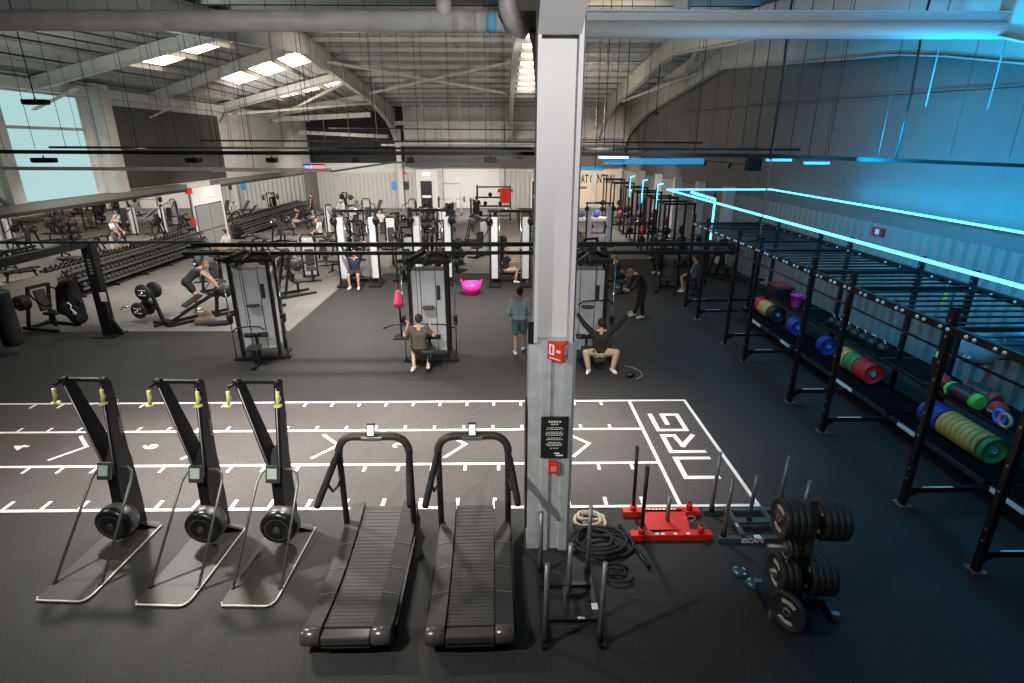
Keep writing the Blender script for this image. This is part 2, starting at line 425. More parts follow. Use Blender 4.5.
struct(M().bx(XW, XW+0.25, 18.4, 18.9, 2.9, 7.0).bx(XW, XW+0.45, 23.1, 23.9, 2.95, 7.2).build('trim_2', OFFW))
struct(M().bx(XW+0.02, XW+0.4, 8, YB, 6.72, 7.05).build('trim_3', RAFT))
struct(M().beam((XW+0.1, 15.4, 5.4), (XW+0.1, 18.5, 3.1), 0.06, 0.1).beam((XW+0.1, 15.0, 4.6), (XW+0.1, 17.6, 3.1), 0.06, 0.1).build('trim_4', GREY))
# fire doors in the left wall
fd = struct(M().bx(XL-0.02, XL+0.05, 28.2, 28.3, 0, 3.0).bx(XL-0.02, XL+0.05, 31.2, 31.3, 0, 3.0).bx(XL-0.02, XL+0.05, 28.3, 31.2, 2.15, 3.0).build('door_4', WHITE))
for k in range(2):
    y0 = 28.45+k*1.35
    M().bx(XL, XL+0.04, y0, y0+1.3, 0.05, 2.1).build('door_leaf', mat('grey_fire_door', (0.22, 0.225, 0.21), 0.5), fd)
M().bx(XL+0.04, XL+0.09, 28.55, 29.6, 0.88, 0.94).bx(XL+0.04, XL+0.09, 29.9, 31.0, 0.88, 0.94).build('push_bar', LGREY, fd)
ex2 = thing('exit_sign', 'lit green-white exit sign above the grey fire doors between the mirrors', 'sign', (XL+0.12, 29.9, 2.65))
M().bx(-0.03, 0.03, -0.28, 0.28, -0.13, 0.13).build('sign_panel', EXITM, ex2)
M().bx(-0.09, -0.03, -0.3, 0.3, -0.15, 0.15).build('housing', SIGNW, ex2)
tag(M().bx(XL, XL+0.1, 27.9, 28.3, 2.75, 3.0).build('alarm_sounder', SIGNRED), 'red alarm box at the top corner where the first mirror ends', 'alarm')
tag(M().bx(XL, XL+0.12, 28.0, 28.12, 1.25, 1.6).build('fire_call_point', SIGNRED), 'small red call point beside the grey fire doors', 'alarm')
tag(M().bx(XW, XW+0.1, 23.5, 23.75, 3.25, 3.4).build('alarm_sounder', SIGNRED), 'small red alarm box on the white post right of the window', 'alarm')
def mirror(y0, y1, label):
    t = thing('wall_mirror', label, 'mirror', (XL, (y0+y1)/2, 0.95))
    L = (y1-y0)/2
    M().bx(0.0, 0.02, -L, L, 0, 1.92).build('mirror_glass', MIRM, t)
    M().bx(-0.02, 0.05, -L, L, 1.92, 2.03).bx(-0.02, 0.04, -L-0.05, -L, 0, 2.03).bx(-0.02, 0.04, L, L+0.05, 0, 2.03).build('mirror_frame', mat('dark_frame', (0.03,0.027,0.025), 0.5), t)
mirror(8.5, 28.05, 'long wall mirror under the daylight window')
mirror(31.4, 44.6, 'far wall mirror beyond the grey fire doors, up to the corner')
struct(M().bx(XL-0.02, XL+0.01, 8, 28, 0.0, 0.94).bx(XL-0.02, XL+0.01, 31.4, 44.6, 0, 0.94).build('wall_left_plinth', mat('brown_grey_plinth', (0.15,0.135,0.12), 0.7)))

# roof ---------------------------------------------------------------
def zr(y): return 9.5 - 0.09*abs(y-27) if y > 6 else 7.6 + 0.09*(6-y)
ys = [-4, 6, 27, 48.2]
roof = M()
for a, b in zip(ys[:-1], ys[1:]):
    n = 40; x0, x1 = -18, 11; p = (x1-x0)/n
    for i in range(n):
        xa = x0+i*p
        q = [(xa, 0), (xa+p*0.5, 0), (xa+p*0.6, 0.05), (xa+p*0.9, 0.05), (xa+p, 0)]
        for (u, du), (w, dw) in zip(q[:-1], q[1:]):
            roof.add([(u, a, zr(a)+0.25+du), (w, a, zr(a)+0.25+dw), (w, b, zr(b)+0.25+dw), (u, b, zr(b)+0.25+du)], [(0,1,2,3)])
    roof.add([(x0,a,zr(a)+0.4),(x1,a,zr(a)+0.4),(x1,b,zr(b)+0.4),(x0,b,zr(b)+0.4)], [(0,1,2,3)])
struct(roof.build('ceiling', ROOFM))
# purlins run left to right
pu = M()
y = 7.4
while y < 47.5:
    z = zr(y)+0.12
    pu.bx(-8.7, 10, y-0.03, y+0.03, z-0.11, z+0.11).bx(-8.7, 10, y-0.03, y+0.05, z-0.11, z-0.09)
    y += 1.75
struct(pu.build('ceiling_purlins', ROOFM))
# rafters / portal frames
def rafter(x, depth, w=0.28, name='ceiling_rafter', haunch=1.5):
    m = M(); s = []; N = 24
    for i in range(N+1):
        yy = 6.2 + (47.7-6.2)*i/N
        e = min(yy-6.2, 47.7-yy); d = depth + max(0, (1-e/8.0))*haunch*0.55 + max(0, 1-e/2.2)*haunch*0.6
        s.append((yy, zr(yy), zr(yy)-d))
    for (ya, ta, ba), (yb, tb, bb) in zip(s[:-1], s[1:]):
        m.add([(x-0.02,ya,ba),(x+0.02,ya,ba),(x+0.02,ya,ta),(x-0.02,ya,ta),(x-0.02,yb,bb),(x+0.02,yb,bb),(x+0.02,yb,tb),(x-0.02,yb,tb)],
              [(0,4,7,3),(1,2,6,5),(0,1,5,4),(3,7,6,2)])
        m.beam((x,ya,ba),(x,yb,bb), w, 0.03); m.beam((x,ya,ta),(x,yb,tb), w, 0.03)
    return struct(m.build(name, RAFT))
for x, d in ((-8.7, 0.75), (0.5, 0.75), (7.4, 0.8), (9.55, 1.35)): rafter(x, d)
# stanchions of the frames at the back wall
sc = M()
for x in (-8.55, 7.4, 9.5): sc.bx(x-0.2, x+0.2, YB-0.35, YB-0.31, 0, 6.2).bx(x-0.2, x+0.2, YB-0.08, YB-0.04, 0, 6.2).bx(x-0.02, x+0.02, YB-0.34, YB-0.05, 0, 6.2)
struct(sc.build('trim_5', RAFT))
# eaves / ties / diagonal braces
br = M()
for (a, b) in (((-15.4,40,6.6),(-8.8,33.5,8.2)), ((-15.4,33.5,6.6),(-8.8,40,7.6)),
               ((-8.6,30,8.8),(0.4,38,8.0)), ((-8.6,38,8.0),(0.4,30,8.8)), ((7.5,38,7.6),(9.5,30,8.3)), ((7.5,24,8.7),(9.5,32,8.2)), ((0.6,14,7.9),(7.3,20,8.4))):
    br.beam(a, b, 0.12, 0.12)
br.beam((-15.4, 40.0, 6.6), (-8.9, 40.0, 6.9), 0.3, 0.3).beam((-15.5, 45, 5.9), (-8.8, 45.0, 5.6), 0.2, 0.25)
br.beam((-8.6, 46.5, 6.6), (0.3, 46.5, 6.6), 0.25, 0.3).beam((-8.6, 46.6, 5.2), (9.3, 46.6, 5.2), 0.2, 0.22).beam((0.6, 46.5, 6.6), (7.3, 46.5, 6.6), 0.25, 0.3)
struct(br.build('ceiling_braces', RAFT))
struct(M().bx(-8.0, 9.6, 46.95, 47.9, 3.35, 5.0).build('wall_back_bulkhead', mat('bulkhead_grey', (0.075, 0.072, 0.068), 0.8)))
# skylights
sk = M()
def skyl(x0, x1, y0, y1):
    sk.add([(x0,y0,zr(y0)+0.235),(x1,y0,zr(y0)+0.235),(x1,y1,zr(y1)+0.235),(x0,y1,zr(y1)+0.235)], [(0,1,2,3)])
def zl(x, y): return 7.2 + (x+16.0)/7.3*(zr(y)+0.05-7.2)
LB = M()
N = 24
for a in range(N):
    xa, xb = -16.1 + 7.4*a/N, -16.1 + 7.4*(a+1)/N
    for ya, yb in ((6, 27), (27, 48)):
        dz = 0.04 if a % 2 else 0.0
        LB.add([(xa,ya,zl(xa,ya)+dz),(xb,ya,zl(xb,ya)+dz),(xb,yb,zl(xb,yb)+dz),(xa,yb,zl(xa,yb)+dz)], [(0,1,2,3)])
        LB.add([(xa,ya,zl(xa,ya)+0.2),(xb,ya,zl(xb,ya)+0.2),(xb,yb,zl(xb,yb)+0.2),(xa,yb,zl(xa,yb)+0.2)], [(0,1,2,3)])
struct(LB.build('ceiling_left_bay', ROOFM))
pb_ = M()
for k in range(5):
    x = -14.9 + k*1.4
    for ya, yb in ((6, 27), (27, 47.8)): pb_.beam((x, ya, zl(x,ya)-0.09), (x, yb, zl(x,yb)-0.09), 0.06, 0.18)
struct(pb_.build('ceiling_left_purlins', ROOFM))
lr_ = M()
for y in (14, 20.5, 27, 33.5, 40):
    P0 = (-15.9, y, zl(-15.9,y)-0.2); P1 = (-8.7, y, zl(-8.7,y)-0.2)
    lr_.beam((P0[0],y,P0[2]-0.35), (P1[0],y,P1[2]-0.35), 0.22, 0.03).beam((P0[0],y,P0[2]-0.15), (P1[0],y,P1[2]-0.15), 0.03, 0.42)
    lr_.beam((P0[0],y,P0[2]-0.9), (P0[0]+1.6,y,P0[2]-0.25), 0.2, 0.04)
struct(lr_.build('ceiling_left_rafters', RAFT))
def skl(x0, x1, y0, y1): sk.add([(x0,y0,zl(x0,y0)-0.01),(x1,y0,zl(x1,y0)-0.01),(x1,y1,zl(x1,y1)-0.01),(x0,y1,zl(x0,y1)-0.01)], [(0,1,2,3)])
for x0, x1 in ((-13.4,-12.2), (-12.0,-10.8), (-10.6,-9.4)):
    for y0, y1 in ((22.0,24.4), (29.0,31.0), (35,36.8)): skl(x0, x1, y0, y1)
skyl(-7.6,-6.0,25.0,27.0); skyl(-5.7,-4.2,23.8,26.2); skyl(0.9, 2.0, 27.5, 42); skyl(1.5,4.4,13.0,17.6)
struct(sk.build('window_2', SKYL))

# ================================================================== SPRINT TRACK
trk = thing('sprint_track', 'dark printed sprint track with white lane lines and logo, beside the column', 'sports track', (0,0,0))
M().bx(-13, 3.72, 6.82, 10.42, 0.002, 0.008).build('turf', TURF, trk)
for yy in (6.84, 8.02, 9.19, 10.40): M().bx(-13, 2.58 if 7 < yy < 10 else 3.74, yy-0.03, yy+0.03, 0.008, 0.0105).build('lane_line', LINEW, trk)
for xx in (3.71, 2.56): M().bx(xx-0.03, xx+0.03, 6.81, 10.43, 0.008, 0.0108).build('end_line', LINEW, trk)
for k in range(22):
    x = 2.08-0.549*k
    if x < -12.5: break
    for (a_, b_, y0_, y1_) in ((-0.145,-0.095,10.2,10.38), (-0.145,-0.095,9.2,9.36), (-0.025,0.025,7.82,8.0), (-0.078,-0.022,6.85,7.07)):
        M().bx(x+a_, x+b_, y0_, y1_, 0.008, 0.0105).build('distance_tick', LINEW, trk)
for x in (1.48, -0.71, -2.95, -5.14, -7.35, -9.55):
    M().stroke([(x-0.36, 9.02), (x, 8.66), (x-0.32, 8.24)], 0.055, 0.008, 0.0105).build('chevron', LINEW, trk)
for x, s_ in ((-1.84, '2'), (-6.23, '6'), (-8.49, '4')):
    text_obj('numeral', s_, 0.36, LINEW, (x, 8.65, 0.009), (0, 0, PI/2), trk, extrude=0.0015)
lg = M()
lg.stroke([(2.84,9.75),(2.84,9.13),(3.36,9.13),(3.36,9.75),(3.07,9.75),(3.07,9.38)], 0.085, 0.008, 0.0105)
lg.stroke([(3.42,8.36),(2.86,8.36),(2.86,8.92),(3.07,8.92),(3.12,8.56),(3.40,8.92)], 0.085, 0.008, 0.0105)
lg.stroke([(3.42,8.15),(2.87,8.15),(2.87,7.57),(3.38,7.57)], 0.085, 0.008, 0.0105)
lg.build('logo', LINEW, trk)

# ================================================================== COLUMN
cl = thing('steel_column', 'white steel column boxed in grey ribbed sheet, in the middle of the gym', 'column', (0.53, 6.12, 0))
up = M().bx(-0.205, -0.17, -0.2, 0.2, 2.88, 7.7).bx(0.19, 0.235, -0.2, 0.2, 2.88, 7.7).bx(-0.17, 0.19, -0.02, 0.02, 2.88, 7.7)
up.build('upper_post', mat('white_column_paint', (0.55, 0.55, 0.56), 0.5), cl)
M().bx(0.235, 0.25, -0.21, 0.21, 2.9, 7.6).build('edge_strip', mat('navy_strip', (0.01, 0.015, 0.04), 0.5), cl)
M().bx(-0.16, 0.18, -0.035, -0.02, 2.9, 6.0).build('web_plate', mat('white_column_paint', (0, 0, 0)), cl)
cp = [(-0.26,-0.15),(-0.10,-0.15),(-0.085,-0.19),(0.0,-0.19),(0.015,-0.15),(0.14,-0.15),(0.155,-0.19),(0.25,-0.19),(0.29,-0.15),(0.29,0.3),(-0.26,0.3)]
M().prism(cp, 0, 2.9).build('ribbed_cladding', GALV, cl)
M().bx(-0.285, -0.26, -0.12, 0.28, 0.3, 2.0).build('corner_guard', BLK, cl)
M().bx(-0.27, -0.17, -0.17, -0.14, 2.86, 3.12).build('cable_clip', BLK, cl)
# haunch of the roof beam leaving the column towards the viewer
h = M().prism([(-0.2, 6.05), (-0.2, 7.9), (-5.0, 8.1), (-5.0, 7.7), (-2.5, 7.3)], -0.02, 0.02, 'yz')
h.beam((0, -0.19, 6.0), (0, -2.5, 7.28), 0.42, 0.03).beam((0, -2.5, 7.28), (0, -5, 7.7), 0.42, 0.03)
h.build('haunch', mat('white_column_paint', (0, 0, 0)), cl)
# notice
nb = thing('notice_board', 'black notice with small white print on the column cladding', 'notice', (0.59, 5.905, 1.68))
nb.scale = (1.06, 1, 1.33)
M().bx(-0.155, 0.155, -0.012, 0.012, -0.21, 0.21).build('panel', CARD, nb, bevel=0.003)
nt_ = M(); 
for k, (w, z, t) in enumerate(((0.15,0.165,0.016),(0.09,0.14,0.012),(0.17,0.105,0.006),(0.20,0.09,0.006),(0.18,0.06,0.006),(0.21,0.045,0.006),(0.20,0.03,0.006),(0.16,0.0,0.006),(0.20,-0.015,0.006),(0.14,-0.045,0.006),(0.19,-0.06,0.006),(0.17,-0.075,0.006),(0.10,-0.105,0.006))):
    n = max(3, int(w/0.028)); 
    for i in range(n):
        a = -w/2 + w*i/n; nt_.bx(a, a + w/n*random.uniform(0.6, 0.85), -0.0145, -0.012, z-t/2, z+t/2)
nt_.stroke([(0,0),(0.001,0)], 0.0001, 0, 0.0001)
nt_.bx(0.0, 0.06, -0.0145, -0.012, -0.165, -0.15).bx(0.02, 0.1, -0.0145, -0.012, -0.185, -0.172)
nt_.build('printed_text', SIGNW, nb)
# projecting fire sign
fs = thing('fire_sign', 'red and white wedge shaped fire sign at the top of the column cladding', 'sign', (0.595, 5.90, 2.80))
fs.scale = (0.95, 1, 0.82)
M().prism([(-0.12,0.02),(0.13,0.02),(0.05,-0.13)], -0.13, 0.13).build('wedge', SIGNRED, fs)
p1 = M(); a = Vector((-0.12,0.02,0)); b = Vector((0.05,-0.13,0)); d = (b-a).normalized(); nrm = Vector((d.y,-d.x,0)).normalized()*-1
nrm = nrm if nrm.y < 0 else -nrm
def face_panel(m, a, b, nrm, u0, u1, z0, z1, off=0.003):
    p = a + (b-a)*u0 + nrm*off; q = a + (b-a)*u1 + nrm*off
    m.add([(p.x,p.y,z0),(q.x,q.y,z0),(q.x,q.y,z1),(p.x,p.y,z1)], [(0,1,2,3)])
face_panel(p1, a, b, nrm, 0.12, 0.45, -0.05, 0.1); face_panel(p1, a, b, nrm, 0.58, 0.85, 0.0, 0.04); face_panel(p1, a, b, nrm, 0.12, 0.85, -0.105, -0.09)
a2 = Vector((0.05,-0.13,0)); b2 = Vector((0.13,0.02,0)); d2 = (b2-a2).normalized(); n2 = Vector((d2.y,-d2.x,0)); n2 = n2 if n2.x > 0 else -n2
face_panel(p1, a2, b2, n2, 0.2, 0.8, -0.04, 0.1); face_panel(p1, a2, b2, n2, 0.15, 0.85, -0.105, -0.09)
p1.build('pictogram', SIGNW, fs)
p1 = M(); face_panel(p1, a, b, nrm, 0.22, 0.34, -0.03, 0.07, 0.005); face_panel(p1, a, b, nrm, 0.25, 0.31, 0.07, 0.085, 0.005); face_panel(p1, a2, b2, n2, 0.4, 0.6, -0.02, 0.07, 0.005)
p1.build('extinguisher_symbol', SIGNRED, fs)
fc = thing('fire_call_point', 'small red call point box under the notice on the column', 'alarm', (0.585, 5.91, 1.275))
fc.scale = (1.15, 1.0, 1.15)
M().bx(-0.055, 0.055, -0.05, 0.02, -0.065, 0.065).build('housing', SIGNRED, fc, bevel=0.008)
M().bx(-0.03, 0.03, -0.054, -0.05, -0.035, 0.03).build('glass', mat('pale_red_glass', (0.8, 0.25, 0.2), 0.3), fc)

# ================================================================== OVERHEAD TUBES, TRAYS, WIRES, LAMPS
tb = thing('roof_tie_pipe', 'long round pipe crossing under the roof left of the column', 'pipe', (0, 9.0, 6.66))
M().cyl((-12, 0, 0), (0.5, 0, 0), 0.135, n=20).build('pipe', PIPEW, tb)
M().cyl((-0.85, 0, 0.0), (-0.85, -0.02, 0.33), 0.11, n=16).build('branch', PIPEW, tb)
for a_, b_ in ((-0.72,-0.5),(-0.42,-0.3),(-0.02,0.02)): M().cyl((a_, 0, 0), (b_, 0, 0), 0.145, n=20).build('coupling', PIPEW, tb)
M().cyl((-0.25,0,0),(-0.1,0,0),0.138,n=20).build('blue_band', mat('pale_blue_paint', (0.15,0.40,0.60), 0.5), tb)
M().tube([(0.05, -0.35, 1.1), (0.05, -0.35, 0.25), (0.06, -0.34, 0.08), (0.12, -0.33, -0.05), (0.22, -0.3, -0.15), (0.3, -0.25, -0.18)], [0.13,0.13,0.13,0.125,0.11,0.09], 14).build('elbow', PIPEW, tb)
t2 = thing('roof_tie_tube', 'painted tie tube with flat ledge crossing under the roof right of the column', 'pipe', (0, 9.2, 6.6))
M().cyl((0.9, 0, 0), (13, 0, 0), 0.12, n=20).build('tube', mat('tie_paint', (0.40, 0.41, 0.41), 0.5), t2)
M().bx(0.9, 13, 0.0, 0.04, 0.12, 0.23).bx(0.9, 13, -0.08, 0.06, 0.22, 0.24).build('ledge', mat('tie_paint', (0,0,0)), t2)
M().beam((2.6, 0.1, 0.3), (3.7, 3.0, 1.5), 0.2, 0.2).build('raking_strut', mat('tie_paint', (0,0,0)), t2)

def hang(o, pts, m=None):
    for (x, y, z) in pts: M().cyl((x,y,z), (x,y,zr(y)-0.0), 0.008, n=6).build('hanger_rod', BLK, o)
def tray(name, label, pts, w=0.09, h=0.06, m=BLK, cat='cable tray'):
    t = M()
    for a, b in zip(pts[:-1], pts[1:]): t.beam(a, b, w, h)
    return tag(t.build(name, m), label, cat)
tray('cable_tray', 'long black cable tray hung across the whole gym just behind the column', [(-14, 9.6, 4.93), (-5, 9.6, 4.88), (0.2, 9.6, 4.87), (4.4, 9.6, 4.83), (7, 9.6, 4.74), (9.8, 9.6, 4.63)])
tray('conduit', 'thin pale conduit hung below the black tray on the left', [(-14, 9.75, 4.66), (-5, 9.75, 4.62), (-2.9, 9.75, 4.60)], 0.07, 0.055, PIPEW, 'conduit')
tray('conduit', 'thin conduit rising from the left toward the centre tray', [(-2.9, 9.78, 4.58), (-1.9, 9.78, 4.72), (0.3, 9.78, 4.8)], 0.035, 0.03, mat('teal_grey_conduit', (0.1,0.16,0.17), 0.5), 'conduit')
tray('cable_tray', 'dark cable tray hung across the middle of the gym', [(-14.5, 19.0, 4.93), (9.6, 19.0, 4.86)], 0.2, 0.07)
tray('cable_tray', 'dark cable tray hung across the gym by the far rigs', [(-14.5, 28.5, 5.2), (9.6, 28.5, 5.1)], 0.25, 0.08)
_b = tray('cable_tray', 'farthest grey cable tray in front of the roller shutter bulkhead', [(-8.3, 40, 5.0), (9.4, 40, 4.9)], 0.3, 0.12, GREY)
hang(_b, [(x_, 40, 5.0) for x_ in (-7.5, -3.5, 0.3, 4.5, 8.5)])
tray('cable_tray', 'thin pale conduit high above the far end', [(-10, 34, 5.9), (2.8, 34, 5.8)], 0.06, 0.06, BLK)
# long thin rail running into the depth on the right wall
tray('wall_conduit', 'thin cable run drooping along the upper right wall', [(9.7, 7, 5.85), (9.7, 13, 6.1), (9.7, 20, 6.35), (9.7, 33, 6.7)], 0.03, 0.02, BLK, 'conduit')
# flood light fixtures on the trays
def flood(x, y, z, label, m=BLK, w=0.36, grp=None):
    t = thing('flood_light', label, 'lamp', (x, y, z), 0, grp)
    M().bx(-w/2, w/2, -0.06, 0.06, -0.035, 0.035).build('housing', BLK, t, bevel=0.006)
    M().bx(-w/2+0.02, w/2-0.02, -0.05, 0.05, -0.042, -0.035).build('diffuser', m, t)
    M().cyl((0, 0, 0.03), (0, 0, 0.065), 0.012, n=8).build('bracket', BLK, t)
    return t
for x, l, w in ((-7.45, 'in front of the daylight window', 0.36), (-5.05, 'in front of the dark wall panel', 0.22), (-3.78, 'left of the warning light', 0.16), (-2.42, 'just right of the warning light', 0.1),
                (-1.53, 'above the dark back door', 0.1), (-0.23, 'just left of the column', 0.2)):
    flood(x, 9.55, 4.77, 'black flood light under the near tray, ' + l, w=w)
fl_ = flood(-7.15, 9.3, 5.62, 'black flood light high in front of the daylight window')
M().cyl((0,0,0.06),(0,0,zr(9.3)-5.6),0.008,n=6).build('hanger_rod', BLK, fl_)
_b = tag(M().bx(1.95, 2.55, 12.0, 12.12, 4.74, 4.80).build('batten_light', LAMPW), 'short white lit batten on the tray right of the column', 'lamp')
hang(_b, [(2.05,12.06,4.8),(2.45,12.06,4.8)])
_b = tag(M().bx(5.45, 5.95, 12.0, 12.1, 4.68, 4.73).build('batten_light', mat('cyan_white_batten', (0.2,0.6,0.8), 0.4, emis=(0.06,0.45,0.75), estr=1.2)), 'short cyan lit batten just right of the hanging speaker', 'lamp')
hang(_b, [(5.5,12.05,4.73),(5.9,12.05,4.73)])
_b = tag(M().bx(6.25, 6.75, 12.0, 12.1, 4.62, 4.67).build('batten_light', mat('cyan_white_batten', (0,0,0))), 'short cyan lit batten farthest right on the tray', 'lamp')
hang(_b, [(6.3,12.05,4.67),(6.7,12.05,4.67)])
_b = tag(M().bx(2.2, 4.4, 12.8, 12.95, 4.60, 4.72).build('batten_light', NEONB), 'long blue lit batten high right of the column', 'lamp')
hang(_b, [(2.4,12.87,4.72),(4.2,12.87,4.72)])
_b = tag(M().bx(1.3, 2.4, 14.0, 14.12, 4.42, 4.50).build('batten_light', NEONB), 'blue lit batten close behind the column, above the wall lettering', 'lamp')
hang(_b, [(1.5,14.06,4.5),(2.2,14.06,4.5)])
sp = thing('hanging_speaker', 'black box speaker hung under the tray on the right', 'speaker', (5.2, 12.1, 4.62))
M().bx(-0.14, 0.14, -0.1, 0.1, -0.13, 0.13).build('cabinet', BLK2, sp, bevel=0.01)
M().cyl((0,0,0.13),(0,0,zr(12.1)-4.62),0.01,n=6).build('bracket', BLK, sp)
bc = thing('warning_light', 'small blue and red lit warning light hung left of the column', 'lamp', (-3.95, 12.0, 4.57))
M().bx(-0.14, -0.02, -0.04, 0.04, -0.035, 0.035).build('blue_lens', mat('blue_lens', (0.1,0.1,0.9), 0.3, emis=(0.15,0.2,1.0), estr=3), bc)
M().bx(0.0, 0.22, -0.04, 0.04, -0.035, 0.035).build('red_lens', mat('red_lens', (0.9,0.1,0.1), 0.3, emis=(1.0,0.15,0.15), estr=2.5), bc)
M().bx(-0.17, 0.25, -0.03, 0.05, 0.035, 0.06).build('housing', BLK, bc)
M().cyl((0.04,0,0.06),(0.04,0,zr(12)-4.57),0.006,n=6).build('hanger_rod', BLK, bc)
# left batten near the far left wall
_b = tag(M().bx(-8.0, -6.7, 16.0, 16.25, 4.31, 4.40).build('batten_light', mat('unlit_teal_batten', (0.02, 0.045, 0.055), 0.4)), 'dark unlit batten hung in front of the far mirror', 'lamp')
hang(_b, [(-7.8,16.12,4.4),(-6.9,16.12,4.4)])

# suspension wires
WIRE = mat('dark_wire', (0.02, 0.02, 0.02), 0.5); WIREL = mat('pale_wire', (0.35, 0.35, 0.33), 0.5)
def wire(x, y, z0, z1, m=WIRE, r=0.006, label=None, grp='suspension wires'):
    o = M().cyl((0,0,0), (0,0,z1-z0), r, n=6).build('suspension_wire', m, loc=(x,y,z0))
    tag(o, label or 'thin dark wire hanging from the roof to the trays', 'wire', grp)
xs = [-8.1,-7.6,-7.1,-6.55,-5.95,-5.5,-5.3,-4.9,-4.45,-4.2,-3.6,-3.2,-3.0,-2.5,-2.1,-1.9,-1.4,-0.9,-0.3,0.0]
for i, x in enumerate(xs): wire(x, 9.62, 4.95 if i % 3 else 4.8, zr(9.62), r=0.004)
for x in (1.3, 2.3, 3.1, 3.9, 5.3, 6.2, 7.4, 8.4): wire(x, 9.62, 4.8, zr(9.62), r=0.004)
for k in range(34):
    x = -13.8 + k*0.66 + random.uniform(-0.25, 0.25)
    if abs(x-0.5) < 0.3: continue
    wire(x, 19.0, 4.95, zr(19), r=0.006)
for k in range(18):
    x = -13.8 + k*1.27 + random.uniform(-0.3, 0.3)
    wire(x, 28.5, 5.2, zr(28.5), WIREL, 0.010, 'thin pale wire hanging from the roof to the far tray', 'pale suspension wires')
for x, y, l in ((6.5, 9.62, 'thick black cable falling from the roof in front of the upper right wall'), (4.3, 9.4, 'thick dark cable falling past the tie tube above the hanging speaker')):
    o = M().tube([(0,0,0), (0.02,0,1.0), (-0.03,0,2.0), (0.03,0,3.3)], 0.018, 6).build('drop_cable', BLK, loc=(x, y, 4.78)); tag(o, l, 'cable')
for x, z0, l in ((4.55, 3.5, 'pale drop rod from the roof down to the neon loop'), (7.0, 5.6, 'short pale drop rod right of the black cable'), (8.05, 5.55, 'pale drop rod farthest right against the blue wall')):
    wire(x, 9.9 if z0 > 4 else 9.9, z0, zr(9.9), mat('pale_rod', (0.22,0.22,0.22), 0.5), 0.012, l, 'drop rods')
pl_ = thing('pendant_sensor', 'small dark sensor on a rod hanging in front of the right wall', 'sensor', (6.1, 24, 6.3))
M().cyl((0,0,0),(0,0,1.7),0.02,n=6).build('rod', BLK, pl_); M().ball((0,0,-0.08),0.09,10,6).build('sensor_head', BLK, pl_)

# neon loop above the rig
nl = thing('neon_loop', 'bright cyan neon loop hung over the monkey bar rig', 'neon light', (0, 0, 3.5))
def ntube(a, b, r=0.024): return M().cyl(a, b, r, n=10)
ntube((5.8, 2.0, 0), (5.8, 20.4, 0)).build('neon_tube', NEON, nl)
ntube((5.8, 20.4, 0), (9.55, 20.4, 0)).build('neon_tube', NEON, nl)
ntube((9.55, 2.0, -0.04), (9.55, 20.4, 0)).build('neon_tube', NEON, nl)
for x, y, l in ((7.6, 20.5, 'upright cyan neon strip at the far end of the loop'), (6.75, 25.2, 'upright cyan neon strip nearest among the racks'), (6.8, 28.2, 'upright cyan neon strip midway among the racks'), (6.9, 31.5, 'upright cyan neon strip farthest back')):
    t = thing('neon_light', l, 'neon light', (x, y, 0))
    rr_ = 0.035 if x > 7 else 0.018
    M().cyl((0,0,1.7 if x > 7 else 2.3),(0,0,3.15 if x > 7 else 3.35),rr_,n=8).build('neon_tube', NEON, t)
    M().cyl((0,0,3.15 if x > 7 else 3.35),(0.22 if x < 7 else -0.9,0,3.4),rr_*1.2,n=8).build('top_tube', NEON, t)
    M().bx(-0.04,0.04,0.04,0.09,0,3.35).build('backing_post', BLK, t)
wp = M()
for y in (24.5, 28.2, 32, 36, 40.5): wp.bx(9.45,9.85,y-0.2,y+0.2,0,3.3)
struct(wp.build('trim_6', WALLW))
_b = tray('track_rail', 'dark spotlight rail running along the upper far right wall', [(9.4, 22, 4.3), (9.4, 40, 4.3)], 0.05, 0.05, BLK, 'track light')
for y_ in (23, 26, 29, 32, 35, 38):
    M().bx(9.4, 9.9, y_-0.02, y_+0.02, 4.28, 4.32).build('wall_bracket', BLK, _b); M().cyl((9.38,y_+1,4.28),(9.3,y_+1,4.1),0.06,n=10).build('spot_head', BLK, _b)
# lettering on the far right wall
lt = text_obj('wall_lettering', 'AT CENTRAL', 0.95, mat('black_letter', (0.02,0.02,0.025), 0.6), (7.78, YB-0.14, 2.32), (PI/2, 0, 0), sx=0.52, extrude=0.01)
tag(lt, 'large dark wall lettering reading AT CENTRAL on the warm end wall', 'lettering')
lt2 = M()
for k in range(9): lt2.bx(6.1+k*0.085, 6.16+k*0.085, YB-0.15, YB-0.125, 1.55, 1.75)
tag(lt2.build('wall_lettering', CARD), 'small dark line of lettering under the large wall lettering', 'lettering')
ws = thing('wall_sign', 'small red and white sign on the blue lit corrugated wall', 'sign', (9.82, 14.6, 2.85))
M().bx(-0.02,0.02,-0.24,0.24,-0.11,0.11).build('panel', mat('sign_dark_red', (0.35,0.02,0.03), 0.5), ws)
M().bx(-0.028,-0.02,-0.08,0.08,-0.07,0.07).build('symbol', SIGNW, ws)

